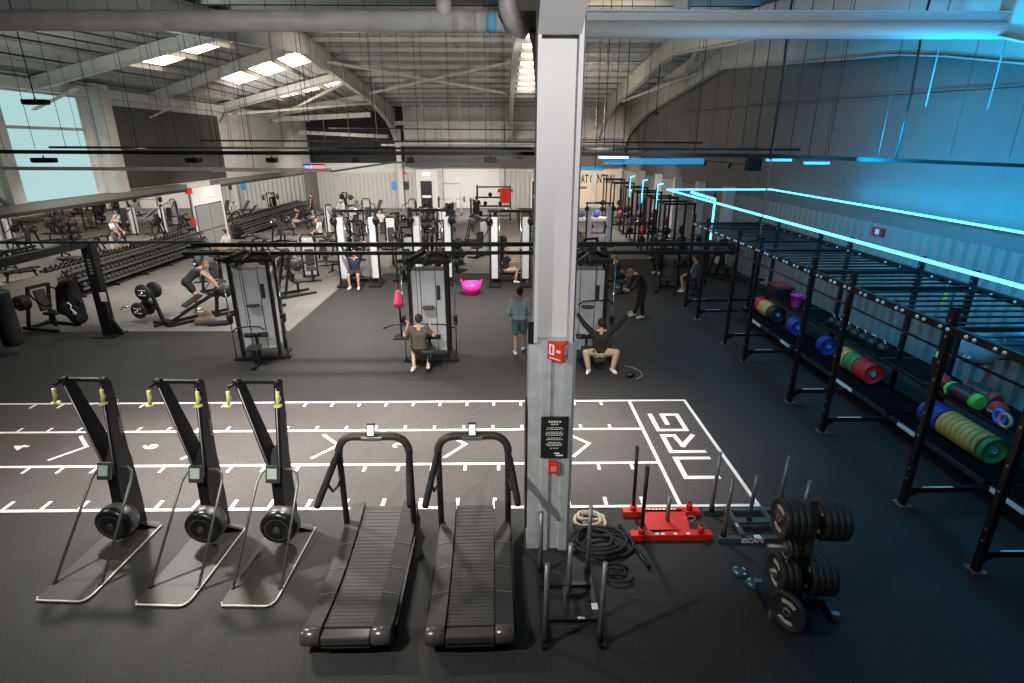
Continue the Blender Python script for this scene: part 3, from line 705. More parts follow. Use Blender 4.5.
# ================================================================== FOREGROUND MACHINES
def L2(*a): return a
def make_ski():
    t = thing('ski_trainer', 'black standing ski trainer, leftmost of the three', 'exercise machine', (-5.165, 5.12, 0), 0, 'standing ski trainers')
    poly = [(-0.31,0.03),(-0.28,0)] + [(0.22,0),(0.27,0.02),(0.30,0.07),(0.31,0.14)] + [(0.31,1.38),(0.24,1.45),(-0.24,1.45),(-0.31,1.38)]
    M().prism(poly, 0.0, 0.03).build('floor_plate', mat('grey_black_base_board', (0.034,0.032,0.030), 0.5), t)
    e = M().tube([(-0.31,0.05,0.025),(-0.28,0.0,0.025),(0.22,0,0.025),(0.27,0.02,0.025),(0.30,0.07,0.025),(0.31,0.14,0.025),(0.31,1.38,0.025)], 0.012, 6)
    e.build('edge_trim', ALU, t)
    # inverted U tube from the plate up to the monitor
    pts = [(-0.28,0.26,0.03),(-0.235,0.95,0.80)] + [(-0.22,1.08,0.95),(-0.18,1.16,1.04),(-0.12,1.2,1.07),(0.20,1.2,1.07),(0.27,1.16,1.04),(0.30,1.08,0.95)] + [(0.297,0.95,0.80),(0.29,0.28,0.03)]
    M().tube(pts, 0.017, 10).build('support_hoop', mat('dark_chromed_tube', (0.20,0.195,0.19), 0.35, 0.7), t)
    for sx in (-1, 1): M().cyl((sx*0.285,0.27,0.03),(sx*0.285,0.27,0.05),0.03,n=10).build('hoop_foot', BLK, t)
    # fan housing
    f = M().lathe([(0.05,-0.13),(0.19,-0.13),(0.225,-0.11),(0.235,-0.07),(0.235,0.06),(0.21,0.12),(0.05,0.13)], (0.03,1.02,0.37), 'y', 32)
    fh = f.build('fan_housing', mat('glossy_black_plastic', (0.008,0.008,0.008), 0.3), t)
    M().lathe([(0.236,-0.05),(0.241,-0.03),(0.241,0.04),(0.236,0.06)], (0.03,1.02,0.37), 'y', 32, False).build('fan_mesh_ring', mat('smoke_mesh_ring', (0.12,0.12,0.12), 0.4, 0.5), fh)
    M().lathe([(0.045,-0.15),(0.05,-0.13)], (0.03,1.02,0.37), 'y', 16).ball((0.03,0.87,0.37),0.018,8,6).build('fan_hub', PLASTIC, fh)
    M().lathe([(0.14,-0.134),(0.15,-0.138),(0.16,-0.134)], (0.03,1.02,0.37), 'y', 32, False).build('damper_ring', PLASTIC, fh)
    # body: deep spine widening downward
    b = M().prism([(1.10,0.30),(1.18,0.05),(1.44,0.05),(1.46,0.5),(1.46,1.05),(1.42,1.3),(1.30,1.3),(1.16,1.15)], -0.07, 0.07, 'yz')
    b.build('spine', mat('satin_black_body', (0.009,0.009,0.0095), 0.5, spec=0.25), t)
    for sx in (-1, 1):
        m = M()
        x0, x1 = sx*0.045, (0.17 if sx > 0 else -0.30)
        w = 0.03
        ys0, ys1 = (1.16, 1.44), (1.17, 1.30)
        vs = []
        for (x, (ya, yb), z) in ((x0, ys0, 0.95), (x1, ys1, 2.26)):
            vs += [(x-w, ya, z), (x+w, ya, z), (x+w, yb, z), (x-w, yb, z)]
        m.add(vs, [(0,3,2,1),(4,5,6,7),(0,1,5,4),(1,2,6,5),(2,3,7,6),(3,0,4,7)])
        ar = m.build('arm', mat('satin_black_body', (0,0,0)), t, bevel=0.006)
        M().cyl((x0*1.0, ys0[0]-0.01, 0.98), (x1*0.98, ys1[0]-0.01, 2.22), 0.006, n=6).build('drive_cord', mat('pale_cord', (0.5,0.5,0.48), 0.6), ar)
        M().cyl((x1-0.03*sx, 1.2, 2.29), (x1+0.06*sx, 1.2, 2.29), 0.035, n=14).build('pulley', BLK, t)
    M().beam((-0.32,1.23,2.28),(0.20,1.23,2.28),0.05,0.04).build('top_crossbar', BLK, t)
    for sx in (-1, 1):
        hx = sx*(0.40 if sx < 0 else 0.20)
        M().beam((0.17 if sx > 0 else -0.30,1.2,2.29),(hx,1.14,2.24),0.03,0.03).build('handle_bracket', BLK, t)
        hd = M().cyl((hx,1.12,2.20),(hx-0.01,1.10,2.02),0.022,0.019,10).lathe([(0.02,-0.012),(0.05,-0.006),(0.05,0.006),(0.02,0.012)],(hx-0.01,1.10,2.02),'z',14).build('handle', LIME, t)
        M().tube([(hx,1.11,2.2),(hx+0.04,1.10,2.12),(hx-0.01,1.09,2.03)],0.008,6).build('strap', mat('pale_strap', (0.35,0.38,0.2), 0.7), hd)
    mo = M().box((0.02,1.04,1.10),(0.17,0.05,0.22),(-0.35,0,0)).build('monitor', PLASTIC, t, bevel=0.008)
    M().box((0.02,1.016,1.118),(0.12,0.008,0.13),(-0.35,0,0)).build('screen', LCD, mo)
    M().beam((0,1.04,1.16),(0,1.2,1.12),0.04,0.04).build('monitor_arm', BLK, t)
    me = text_obj('side_lettering', 'concept2', 0.12, mat('grey_letter', (0.22,0.22,0.2), 0.5), (0.148, 1.33, 1.72), (PI/2, math.radians(-84), PI/2), t, extrude=0.002)
    for sx in (-1, 1):
        M().prism([(0.0,0.03),(0.0,0.12),(sx*0.30,0.05),(sx*0.30,0.03)], 1.30, 1.34, 'xz').build('rear_foot', BLK, t)
    return t
ski = make_ski()
ski.rotation_euler.z = math.radians(-3)
dup(ski, (-3.97, 5.04, 0), math.radians(-3), 'black standing ski trainer, middle of the three')
dup(ski, (-2.975, 5.02, 0), math.radians(-1.5), 'black standing ski trainer, rightmost of the three, beside the treadmill')

def make_tread():
    t = thing('curved_treadmill', 'black curved manual treadmill next to the ski trainers', 'treadmill', (-1.65, 4.42, 0), math.radians(0.2), 'curved treadmills')
    def ztop(y): return 0.20 + 0.16*(abs(y-0.8)/1.2)**2.0
    Y = [0.02 + 2.0*i/22 for i in range(23)]
    # belt with real slats
    m = M()
    n = 34
    for i in range(n):
        ya = 0.06 + 1.93*i/n; yb = 0.06 + 1.93*(i+0.9)/n
        m.beam((0, ya, ztop(ya)+0.002), (0, yb, ztop(yb)+0.002), 0.50, 0.02)
    m.build('slat_belt', BELT, t)
    for sx in (-1, 1):
        m = M()
        for a, b in zip(Y[:-1], Y[1:]):
            x0, x1 = sx*0.262, sx*0.455
            q = []
            for yy in (a, b):
                q += [(x0,yy,0.07),(x1,yy,0.05),(x1,yy,ztop(yy)+0.01),(x0,yy,ztop(yy)+0.045)]
            m.add(q, [(0,4,5,1),(1,5,6,2),(2,6,7,3),(3,7,4,0)])
        yy = Y[0]; m.add([(sx*0.262,yy,0.07),(sx*0.455,yy,0.05),(sx*0.455,yy,ztop(yy)+0.01),(sx*0.262,yy,ztop(yy)+0.045)],[(0,1,2,3)])
        yy = Y[-1]; m.add([(sx*0.262,yy,0.07),(sx*0.455,yy,0.05),(sx*0.455,yy,ztop(yy)+0.01),(sx*0.262,yy,ztop(yy)+0.045)],[(0,1,2,3)])
        dk = m.build('side_deck', DECK, t)
        m = M()
        for yy in (0.55, 0.95, 1.35): m.beam((sx*0.27,yy,ztop(yy)+0.05),(sx*0.45,yy,ztop(yy)+0.018),0.008,0.004,(0,0,1))
        m.build('deck_seam', mat('seam_grey', (0.14,0.135,0.13), 0.5), dk)
        M().lathe([(0.02,-0.10),(0.085,-0.10),(0.097,-0.09),(0.097,0.09),(0.085,0.10),(0.02,0.10)], (sx*0.36,0.0,0.215), 'x', 24).build('roller_end_cap', mat('satin_grey_black_cap', (0.05,0.047,0.044), 0.26), t)
        M().bx(sx*0.28,sx*0.44,0.12,0.24,0.0,0.13).build('foot', BLK, t)
        M().bx(sx*0.30,sx*0.42,1.75,1.95,0.0,0.1).build('foot', BLK, t)
        M().beam((sx*0.47,0.15,0.12),(sx*0.47,1.95,0.16),0.03,0.14).build('side_rail', BLK, t)
    M().bx(-0.255,0.255,-0.085,0.05,0.12,0.27).build('rear_cover', mat('satin_grey_black_cap', (0,0,0)), t, bevel=0.02)
    M().bx(-0.25,0.25,-0.1,-0.085,0.19,0.2).build('cover_slot', BLK, t)
    # hoop
    pts = [(-0.44,1.72,0.2),(-0.44,1.72,1.30)] + [(-0.44+0.20-0.20*math.cos(math.radians(a)),1.72,1.36+0.22*math.sin(math.radians(a))) for a in range(0,91,15)]
    pts += [(-x,y,z) for x,y,z in pts[::-1]]
    M().tube(pts, [0.038,0.042]+[0.05]*7+[0.05]*7+[0.042,0.038], 12).build('upright_hoop', mat('charcoal_hoop', (0.040,0.037,0.034), 0.45, spec=0.3), t)
    for sx in (-1, 1):
        ha = M().tube([(sx*0.44,1.70,1.36),(sx*0.46,1.58,1.31),(sx*0.53,1.12,1.08),(sx*0.54,1.04,1.03)],[0.034,0.042,0.042,0.034],10).build('handrail', BLK2, t)
        M().tube([(sx*0.44,1.72,1.02),(sx*0.46,1.6,0.94),(sx*0.48,1.45,0.97),(sx*0.50,1.35,1.15)],0.016,8).build('handrail_brace', BLK, ha)
    M().bx(-0.13,0.13,1.64,1.74,1.555,1.60).build('console_bracket', GREY, t, bevel=0.005)
    mo = M().box((0.0,1.66,1.70),(0.10,0.025,0.18),(-0.25,0,0)).build('console', PLASTIC, t, bevel=0.004)
    M().box((0.0,1.644,1.705),(0.078,0.004,0.13),(-0.25,0,0)).build('screen', mat('lit_screen', (0.6,0.6,0.6), 0.3, emis=(0.8,0.85,0.85), estr=0.7), mo)
    return t
td = make_tread()
dup(td, (-0.375, 4.42, 0), math.radians(1.2), 'black curved manual treadmill beside the steel column')

# push sleds -----------------------------------------------------------
STUBE = mat('worn_grey_tube', (0.20, 0.20, 0.20), 0.4, 0.5)
def sled(label, loc, rz, group, hs, frame=BLK, ln=1.1):
    t = thing('push_sled', label, 'sled', loc, rz, group)
    for sx in (-1, 1):
        M().prism([(-0.03,0.03),(0.02,0.0),(ln,0.0),(ln+0.06,0.03),(ln+0.06,0.07),(-0.03,0.07)], sx*0.3-0.035, sx*0.3+0.035, 'yz').build('runner', frame, t, bevel=0.004)
    for yy in (0.30, 0.80): M().bx(-0.3,0.3,yy-0.03,yy+0.03,0.07,0.12).build('crossbar', frame, t)
    M().bx(-0.05,0.05,0.30,0.83,0.08,0.11).build('weight_tray', frame, t)
    for i, (x, y, h) in enumerate(hs):
        p = M().cyl((x,y,0.05),(x,y+0.01,h),0.026,n=12).build('push_post' if abs(x) > 0.1 else 'weight_post', STUBE, t)
        M().cyl((x,y,0.06),(x,y,0.16),0.036,n=12).build('post_socket', BLK, p)
    M().bx(0.265,0.336,0.45,0.54,0.071,0.074).build('label', SIGNW, t); M().bx(0.08,0.16,0.27,0.30,0.121,0.123).build('label', SIGNW, t)
    return t
sled('grey-posted push sled in front of the steel column', (0.70, 4.42, 0), 0, 'steel push sleds',
     [(-0.29,0.04,1.06),(0.29,0.04,1.07),(-0.28,1.06,0.92),(0.30,1.06,1.0),(0.02,0.62,0.82)])
s2 = sled('blue-lit push sled lying between the red sled and the plate tree', (2.86, 6.37, 0), -PI/2, 'steel push sleds',
     [(-0.27,0.08,1.02),(0.27,0.05,0.98),(-0.27,1.04,0.95),(0.29,1.04,0.93),(0.0,0.5,0.82)], frame=mat('blue_grey_frame', (0.06,0.075,0.085), 0.4))
text_obj('lettering', 'ESCAPE', 0.09, SIGNW, (0.342, 0.42, 0.035), (PI/2, 0, PI/2), s2, extrude=0.002)
rs_ = thing('push_sled', 'red push sled with two tall black posts on the track edge', 'sled', (1.70, 6.15, 0))
for yy in (0.0, 0.50):
    M().prism([(-0.03,0.03),(0.03,0.0),(1.0,0.0),(1.07,0.03),(1.07,0.09),(-0.03,0.09)], yy-0.06, yy+0.06, 'xz').build('runner', RED, rs_, bevel=0.005)
    M().cyl((0.12,yy,0.09),(0.12,yy,0.17),0.045,n=14).build('post_socket', RED, rs_)
    M().cyl((0.12,yy,0.10),(0.10 if yy else 0.12,yy,1.12),0.026,n=12).build('push_post', BLK, rs_)
    k = M().cyl((0.92,yy,0.09),(0.92,yy,0.20),0.042,n=14).build('post_socket', RED, rs_); M().cyl((0.92,yy,0.2),(0.92,yy,0.204),0.03,n=12).build('socket_mouth', BLK, k)
M().prism([(0.22,0.06),(0.28,0.0),(0.80,0.06),(0.84,0.44),(0.80,0.5),(0.26,0.5),(0.22,0.44)], 0.05, 0.09).build('deck_plate', RED, rs_)
M().cyl((0.54,0.26,0.09),(0.54,0.26,0.46),0.028,n=12).build('weight_post', GREY, rs_)
M().tube([(0.82,0.2,0.1),(0.9,0.2,0.14),(0.93,0.26,0.13),(0.88,0.32,0.11),(0.82,0.3,0.1)],0.007,6).build('pull_ring', LGREY, rs_)
w_ = M()
for x in (0.3,0.38,0.55,0.72): w_.bx(x,x+0.045,-0.045,-0.01,0.09,0.0925)
for k in range(9): w_.bx(0.28+k*0.052,0.315+k*0.052,0.49,0.52,0.09,0.0925)
w_.build('lettering', SIGNW, rs_)

# ropes and bits --------------------------------------------------------
def rope(name, label, cx, cy, loops, r, rad, m, seed, sq=0.8):
    random.seed(seed); P = []
    N = loops*14
    for i in range(N):
        a = 2*PI*i/14; k = i/N
        rr = r*(0.75 + 0.35*math.sin(a*0.37+seed) + 0.1*random.random())
        P.append((cx + rr*math.cos(a) + 0.06*math.sin(a*0.21), cy + sq*rr*math.sin(a) + 0.05*math.cos(a*0.3), rad + k*rad*2.2*loops*0.35 + 0.01*math.sin(a*3)))
    return tag(M().tube(P, rad, 8).build(name, m), label, 'rope')
rope('battle_rope', 'coil of pale natural rope heaped at the foot of the column', 1.18, 6.46, 4, 0.19, 0.024, ROPEM, 2)
rope('battle_rope', 'large coil of thick black rope on the floor behind the near sled', 1.25, 6.0, 5, 0.34, 0.024, mat('black_rope', (0.013,0.013,0.013), 0.8), 5)
rope('battle_rope', 'loose black rope loops trailing toward the near sled', 1.32, 5.5, 2, 0.2, 0.02, mat('black_rope', (0,0,0)), 9)
pb = thing('straight_bar', 'short dark straight bar lying on the floor before the red sled', 'bar', (1.68, 5.98, 0.03), math.radians(-75))
M().cyl((-0.42,0,0),(0.42,0,0),0.022,n=12).build('bar', mat('dark_blue_steel', (0.015,0.022,0.035), 0.3, 0.4), pb)
for sx in (-1,1): M().cyl((sx*0.42,0,0),(sx*0.40,0,0),0.028,n=12).build('end_collar', BLK, pb)
def small_disc(x, y, label):
    t = thing('change_plate', label, 'weight plate', (x, y, 0))
    M().lathe([(0.03,0.0),(0.10,0.0),(0.105,0.01),(0.10,0.028),(0.03,0.028)], (0,0,0), 'z', 28).build('disc', mat('teal_black_plate', (0.02,0.05,0.06), 0.4), t)
    w = M()
    for k in range(4):
        a = math.radians(k*90+30); 
        for j in range(-2, 3): 
            aa = a + j*0.12; w.box((0.068*math.cos(aa),0.068*math.sin(aa),0.0295),(0.022,0.007,0.003),(0,0,aa))
    w.build('raised_lettering', mat('cyan_white_print', (0.35,0.6,0.66), 0.5), t)
small_disc(2.90, 5.50, 'small flat plate with pale print on the floor, nearer the blue-lit sled')
small_disc(2.99, 5.30, 'small flat plate with pale print on the floor, nearer the plate tree')

# bumper plates ----------------------------------------------------------
def plate_mesh(r=0.225, w=0.075, hub=0.05):
    return M().lathe([(0.026,-w/2),(hub,-w/2),(hub+0.01,-w*0.32),(r*0.78,-w*0.32),(r*0.82,-w/2),(r*0.96,-w/2),(r,-w/2+0.012),(r,w/2-0.012),(r*0.96,w/2),(r*0.82,w/2),(r*0.78,w*0.32),(hub+0.01,w*0.32),(hub,w/2),(0.026,w/2),(0.026,-w/2)], (0,0,0), 'x', 30, False)
PLATE_CACHE = {}
def plate(loc, rz, label, group, col=None, r=0.225, w=0.066, printed=False, hubm=None, tilt=0):
    key = (col.name if col else 'blk', r, w, printed, hubm.name if hubm else '')
    if key not in PLATE_CACHE:
        t = thing('bumper_plate', label, 'weight plate', loc, rz, group)
        M(); plate_mesh(r, w).build('disc', col or mat('black_bumper_rubber', (0.018,0.018,0.019), 0.5), t)
        M().lathe([(0.026,-w/2-0.002),(0.052,-w/2-0.002),(0.052,w/2+0.002),(0.026,w/2+0.002),(0.026,-w/2-0.002)], (0,0,0), 'x', 20, False).build('hub_ring', hubm or GREY, t)
        if printed:
            p = M()
            for s_, n in ((1, 9), (-1, 9)):
                for j in range(n):
                    a = math.radians(90*s_) + (j-(n-1)/2)*0.15
                    p.box((-w*0.32-0.004, 0.125*math.cos(a), 0.125*math.sin(a)), (0.004, 0.014, 0.045), (a-PI/2, 0, 0))
            p.build('printed_lettering', mat('grey_print', (0.6,0.6,0.58), 0.5), t)
        PLATE_CACHE[key] = t
        t.rotation_euler = (0, 0, rz)
        return t
    return dup(PLATE_CACHE[key], loc, rz, label, group)

# plate tree
TR = math.radians(-3)
tx, ty = 3.34, 5.02
tree = thing('plate_tree', 'black plate tree with chrome pegs in the blue light', 'weight rack', (tx, ty, 0), TR)
M().beam((0,0,0.0),(0,0,1.3),0.1,0.1).bx(-0.1,0.1,-0.1,0.1,0,0.02).build('mast', BLK, tree)
M().bx(-0.3,0.36,-0.05,0.05,0.02,0.09).build('base_beam', BLK, tree)
for sx in (-1,1): 
    f_ = M().bx(sx*0.34-0.04,sx*0.34+0.04,-0.22,0.25,0.0,0.08).build('base_foot', BLK, tree)
    for sy in (-1,1): M().bx(sx*0.34-0.042,sx*0.34+0.042,sy*0.235-0.03,sy*0.235+0.03,0,0.085).build('foot_cap', GREY, f_)
M().prism([(-0.05,0.7),(0.05,0.7),(0.04,1.32),(-0.04,1.32)],-0.06,-0.052,'xz').build('mast_cap', PLASTIC, tree)
Rz = Matrix.Rotation(TR, 3, 'Z')
def tl(x, y, z): v = Rz @ Vector((x,y,z)); return (tx+v.x, ty+v.y, z)
for sx, z in ((-1,1.15),(1,1.15),(-1,0.42),(1,0.40),(-1,0.76)):
    M().cyl((sx*0.04,0,z),(sx*(0.34 if z != 0.76 else 0.42),0,z+0.02),0.025,n=12).build('peg', LGREY, tree)
gp = 'plates on the plate tree'
for i in range(4): plate(tl(-0.115-0.07*(3-i), 0, 1.15), TR, 'black bumper plate on the upper left peg, %s' % ('outermost with grey lettering','second from outside','third from outside','innermost')[i], gp, printed=True)
for i in range(4): plate(tl(0.085+0.07*i, 0, 1.15), TR, 'black bumper plate on the upper right peg, %s' % ('innermost','second from inside','third from inside','outermost')[i], gp, printed=True)
for i in range(3): plate(tl(-0.115-0.07*(2-i), 0, 0.42), TR, 'black bumper plate on the lower left peg, %s' % ('outermost','middle','innermost')[i], gp, printed=True)
for i in range(4): plate(tl(0.085+0.07*i, 0, 0.40), TR, 'black bumper plate on the lower right peg, %s' % ('innermost','second from inside','third from inside','outermost')[i], gp, printed=True)
plate(tl(-0.15, 0, 0.76), TR, 'small black plate on the short middle peg', gp, r=0.14, w=0.05, printed=True)
plate(tl(-0.2, 0, 0.76), TR, 'outer small black plate on the short middle peg', gp, r=0.14, w=0.05, printed=True)
plate((tx-0.28, ty-0.36, 0.228), math.radians(28), 'black bumper plate with grey lettering leaning against the tree base', gp, printed=True)

# ================================================================== MONKEY BAR RIG (right)
rig = thing('monkey_bar_rig', 'long black monkey bar rig with storage along the right wall', 'rig', (0,0,0))
FR = [2.0, 3.3, 5.5, 6.85, 9.05, 10.3, 12.6, 13.85, 16.1, 17.3]
XF, XB2 = 5.85, 7.9
ZB = 2.72
LABELW = mat('pale_label_strip', (0.85,0.87,0.87), 0.5)
for i, y in enumerate(FR):
    for x, side in ((XF, -1), (XB2, 1)):
        p = M().bx(x-0.04,x+0.04,y-0.04,y+0.04,0.01,3.02).build('post', BLK, rig)
        M().bx(x-0.09,x+0.09,y-0.09,y+0.09,0,0.012).build('foot_plate', GREY, p)
        b_ = M()
        for sx in (-1,1):
            for sy in (-1,1): b_.cyl((x+sx*0.07,y+sy*0.07,0.012),(x+sx*0.07,y+sy*0.07,0.03),0.014,n=8)
        b_.build('foot_bolts', LGREY, p)
        h_ = M()
        for z in (0.45, 0.62, 1.15, 1.5, 2.0, 2.25, 2.62, 2.84): h_.cyl((x-0.045,y,z),(x-0.04,y,z),0.016,n=8)
        h_.build('bolt_heads', LGREY, p)
    M().bx(XF,XB2,y-0.02,y+0.02,ZB-0.04,ZB+0.03).build('cross_beam', BLK, rig)
    c = M().bx(XF+0.04,XF+0.75,y-0.035,y+0.035,0.22,0.30).build('base_brace', BLK, rig)
    M().bx(XF+0.22,XF+0.66,y-0.03,y-0.005,0.300,0.303).build('label_strip', LABELW, c)
    M().prism([(XF+0.04,0.10),(XF+0.04,0.26),(XF+0.28,0.26)], y-0.008, y+0.008, 'xz').build('gusset', BLK, rig)
M().bx(XF-0.04,XF+0.04,1.5,17.4,ZB-0.05,ZB+0.05).build('front_beam', BLK, rig)
M().bx(XB2-0.04,XB2+0.04,1.5,17.4,ZB-0.05,ZB+0.05).build('rear_beam', BLK, rig)
bh = M(); y = 2.0
while y < 17.2:
    bh.ball((XF-0.045,y,ZB),0.028,8,5).ball((XF-0.045,y+0.13,ZB),0.028,8,5); y += 0.44
bh.build('beam_bolt_heads', mat('bright_bolt', (0.75,0.75,0.75), 0.3, 0.4), rig)
bh = M(); y = 2.0
while y < 17.2:
    bh.ball((XB2-0.045,y,ZB),0.022,8,5); y += 0.44
bh.build('beam_bolt_heads', mat('bright_bolt', (0,0,0)), rig)
M().cyl((XF,1.5,2.42),(XF,17.3,2.42),0.018,n=8).build('pull_up_pipe', BLK, rig)
y = 2.25
while y < 17.2:
    if min(abs(y-f) for f in FR) > 0.1: M().cyl((XF,y,ZB),(XB2,y,ZB),0.018,n=8).build('rung', BLK, rig)
    y += 0.285
# storage bays
bays = [(3.3,5.5),(6.85,9.05),(10.3,12.6),(13.85,16.1)]
bays2 = [(2.0,3.3),(5.5,6.85),(9.05,10.3),(12.6,13.85),(16.1,17.3)]
for a, b in [(5.5,6.85),(6.85,9.05),(9.05,10.3),(10.3,12.6),(12.6,13.85),(13.85,16.1),(3.3,5.5)]:
    s_ = M().bx(7.02,XB2,a+0.05,b-0.05,0.31,0.34).build('lower_shelf', mat('matt_black_shelf', (0.004,0.004,0.004), 0.9, spec=0.1), rig)
    M().bx(7.0,7.03,a+0.05,b-0.05,0.28,0.36).build('shelf_lip', mat('teal_edge_steel', (0.05,0.06,0.065), 0.35, 0.5), s_)
    s_ = M().bx(7.5,8.3,a+0.05,b-0.05,0.93,0.96).build('upper_shelf', mat('matt_black_shelf', (0,0,0)), rig)
    M().bx(7.48,7.51,a+0.05,b-0.05,0.93,0.99).build('shelf_lip', mat('black_powder_coat', (0,0,0)), s_)
for y in FR:
    M().bx(XF+0.7,XB2,y-0.03,y+0.03,0.23,0.30).build('shelf_bearer', BLK, rig)
    M().bx(7.48,8.3,y-0.03,y+0.03,0.9,0.97).build('shelf_bearer', BLK, rig)
for (a, b) in ((8.75,8.33),(10.87,10.15),(13.2,12.76),(15.1,14.4),(6.75,6.2)):
    M().bx(6.985,7.0,b,a,0.285,0.355).build('label_plate', mat('cyan_white_label', (0.75,0.9,0.95), 0.4), rig)

def gym_plate_row(x, z, y0, seq, where):
    y = y0
    for col, m_, n in seq:
        for k in range(n):
            nm = ('first','second','third','fourth','fifth','sixth','seventh','eighth','ninth')[k]
            plate((x, y, z), -PI/2, '%s bumper plate, %s of its colour on the rig shelf, %s' % (col, nm, where) if n > 1 else '%s bumper plate on the rig shelf, %s' % (col, where), 'coloured plates on the rig', m_, 0.225, 0.09, False, mat('cyan_hub', (0.1,0.45,0.55), 0.4))
            y -= 0.105
        y -= 0.03
HZ = 0.34+0.225
gym_plate_row(7.5, HZ, 8.72, [('blue', BLU, 4), ('yellow', YEL, 8), ('green', GRN, 1)], 'nearest full bay')
gym_plate_row(7.5, HZ, 6.55, [('red', BRED, 3)], 'frame edge bay')
gym_plate_row(7.55, HZ, 12.2, [('blue', BLU, 2)], 'middle bay')
gym_plate_row(7.55, HZ, 11.45, [('yellow', YEL, 3), ('green', GRN, 3), ('red', BRED, 4)], 'middle bay')
gym_plate_row(7.55, HZ, 15.75, [('red', BRED, 3), ('yellow', YEL, 5), ('black', mat('black_bumper', (0.015,0.015,0.017),0.5), 3)], 'far bay')
gym_plate_row(7.55, HZ, 13.7, [('blue', BLU, 3)], 'bay behind the pink bucket')
# kettlebells with chrome handles
def kettlebell(loc, label):
    t = thing('kettlebell', label, 'kettlebell', loc, random.uniform(-0.3,0.3), 'kettlebells on the rig')
    M().ball((0,0,0.105),(0.105,0.105,0.1),14,10).cyl((0,0,0),(0,0,0.02),0.06,n=14).build('body', mat('black_kettlebell', (0.02,0.02,0.022), 0.35), t)
    M().tube([(0,-0.07,0.17),(0,-0.075,0.235),(0,-0.05,0.27),(0,0.05,0.27),(0,0.075,0.235),(0,0.07,0.17)],0.016,8).build('handle', CHROME, t)
    return t
kb = kettlebell((7.75, 12.45, 0.96), 'chrome-handled kettlebell on the upper rig shelf, farthest')
for y, s_ in ((12.05,'second farthest'),(11.75,'third farthest'),(11.45,'in the middle'),(11.15,'fifth from the far end'),(10.85,'second nearest'),(10.5,'nearest and apart')):
    dup(kb, (7.75, y+0.1, 0.96), random.uniform(-0.4,0.4), 'chrome-handled kettlebell on the upper rig shelf, '+s_)
def med_ball(loc, r, m, label, band=None):
    t = thing('medicine_ball', label, 'ball', loc, random.random())
    M().ball((0,0,r),r,16,12).build('shell', m, t)
    M().lathe([(r*1.003,-0.006),(r*1.006,0),(r*1.003,0.006)],(0,0,r),'z',20,False).build('seam', SIGNW if band is None else band, t)
    return t
med_ball((7.68,8.85,0.96), 0.13, BRED, 'red ball on the upper rig shelf behind the yellow plates', BLK)
med_ball((7.68,7.7,0.96), 0.14, BRED, 'red ball with pale print on the upper rig shelf beside the blue rings')
def bag(loc, label, rz, col):
    t = thing('power_bag', label, 'bag', loc, rz)
    M().lathe([(0.03,-0.30),(0.11,-0.29),(0.125,-0.22),(0.125,0.22),(0.11,0.29),(0.03,0.30)],(0,0,0.125),'y',16).build('body', PAD, t)
    for sy in (-1,1): M().lathe([(0.112,sy*0.30-0.03),(0.130,sy*0.24-0.03),(0.130,sy*0.24+0.03),(0.10,sy*0.30+0.01)],(0,0,0.125),'y',16).build('end_panel', col, t)
    M().tube([(0.02,-0.12,0.24),(0.03,-0.1,0.29),(0.03,0.1,0.29),(0.02,0.12,0.24)],0.012,6).build('grab_handle', PAD, t)
    return t
bag((7.62,8.3,0.96), 'black power bag with lime green ends on the upper rig shelf', 0.05, mat('bright_green', (0.12,0.62,0.08), 0.5))
bag((7.95,8.35,0.96), 'black power bag with dark red ends at the back of the upper shelf', 0.0, BRED)
for k, (y, z, m_, s_) in enumerate(((7.5,0.96,mat('bright_blue', (0.02,0.16,0.75), 0.4),'blue ring leaning on the upper rig shelf, nearest of the rings'),(7.38,0.96,mat('tan_ring', (0.5,0.28,0.15), 0.5),'tan ring behind the blue ring on the upper shelf'))):
    tag(M().tube([(0, 0.10*math.cos(a*PI/10), 0.13+0.10*math.sin(a*PI/10)) for a in range(20)],0.028,8,True).build('grip_ring', m_, loc=(7.54-0.02*k,y,z)), s_, 'ring')
# pink bucket
bk = thing('bucket', 'pink bucket on the upper rig shelf in the far bay', 'bucket', (7.7,14.1,0.96))
M().lathe([(0.10,0.0),(0.15,0.30),(0.16,0.30),(0.16,0.32),(0.14,0.32),(0.09,0.02),(0.0,0.02)],(0,0,0),'z',20,False).build('pail', mat('magenta_plastic', (0.62,0.04,0.40), 0.4), bk)
M().tube([(0.15,0,0.3),(0.12,0,0.42),(0,0,0.47),(-0.12,0,0.42),(-0.15,0,0.3)],0.008,6).build('bail_handle', LGREY, bk)
dm = thing('storage_crate', 'dark crate with red top beside the pink bucket in the far bay', 'crate', (7.8,15.2,0.96))
M().bx(-0.25,0.25,-0.35,0.35,0,0.28).build('crate_body', BLK2, dm, bevel=0.01); M().bx(-0.2,0.2,-0.3,0.3,0.28,0.34).build('folded_cloth', mat('dim_red_cloth', (0.25,0.02,0.03), 0.8), dm)
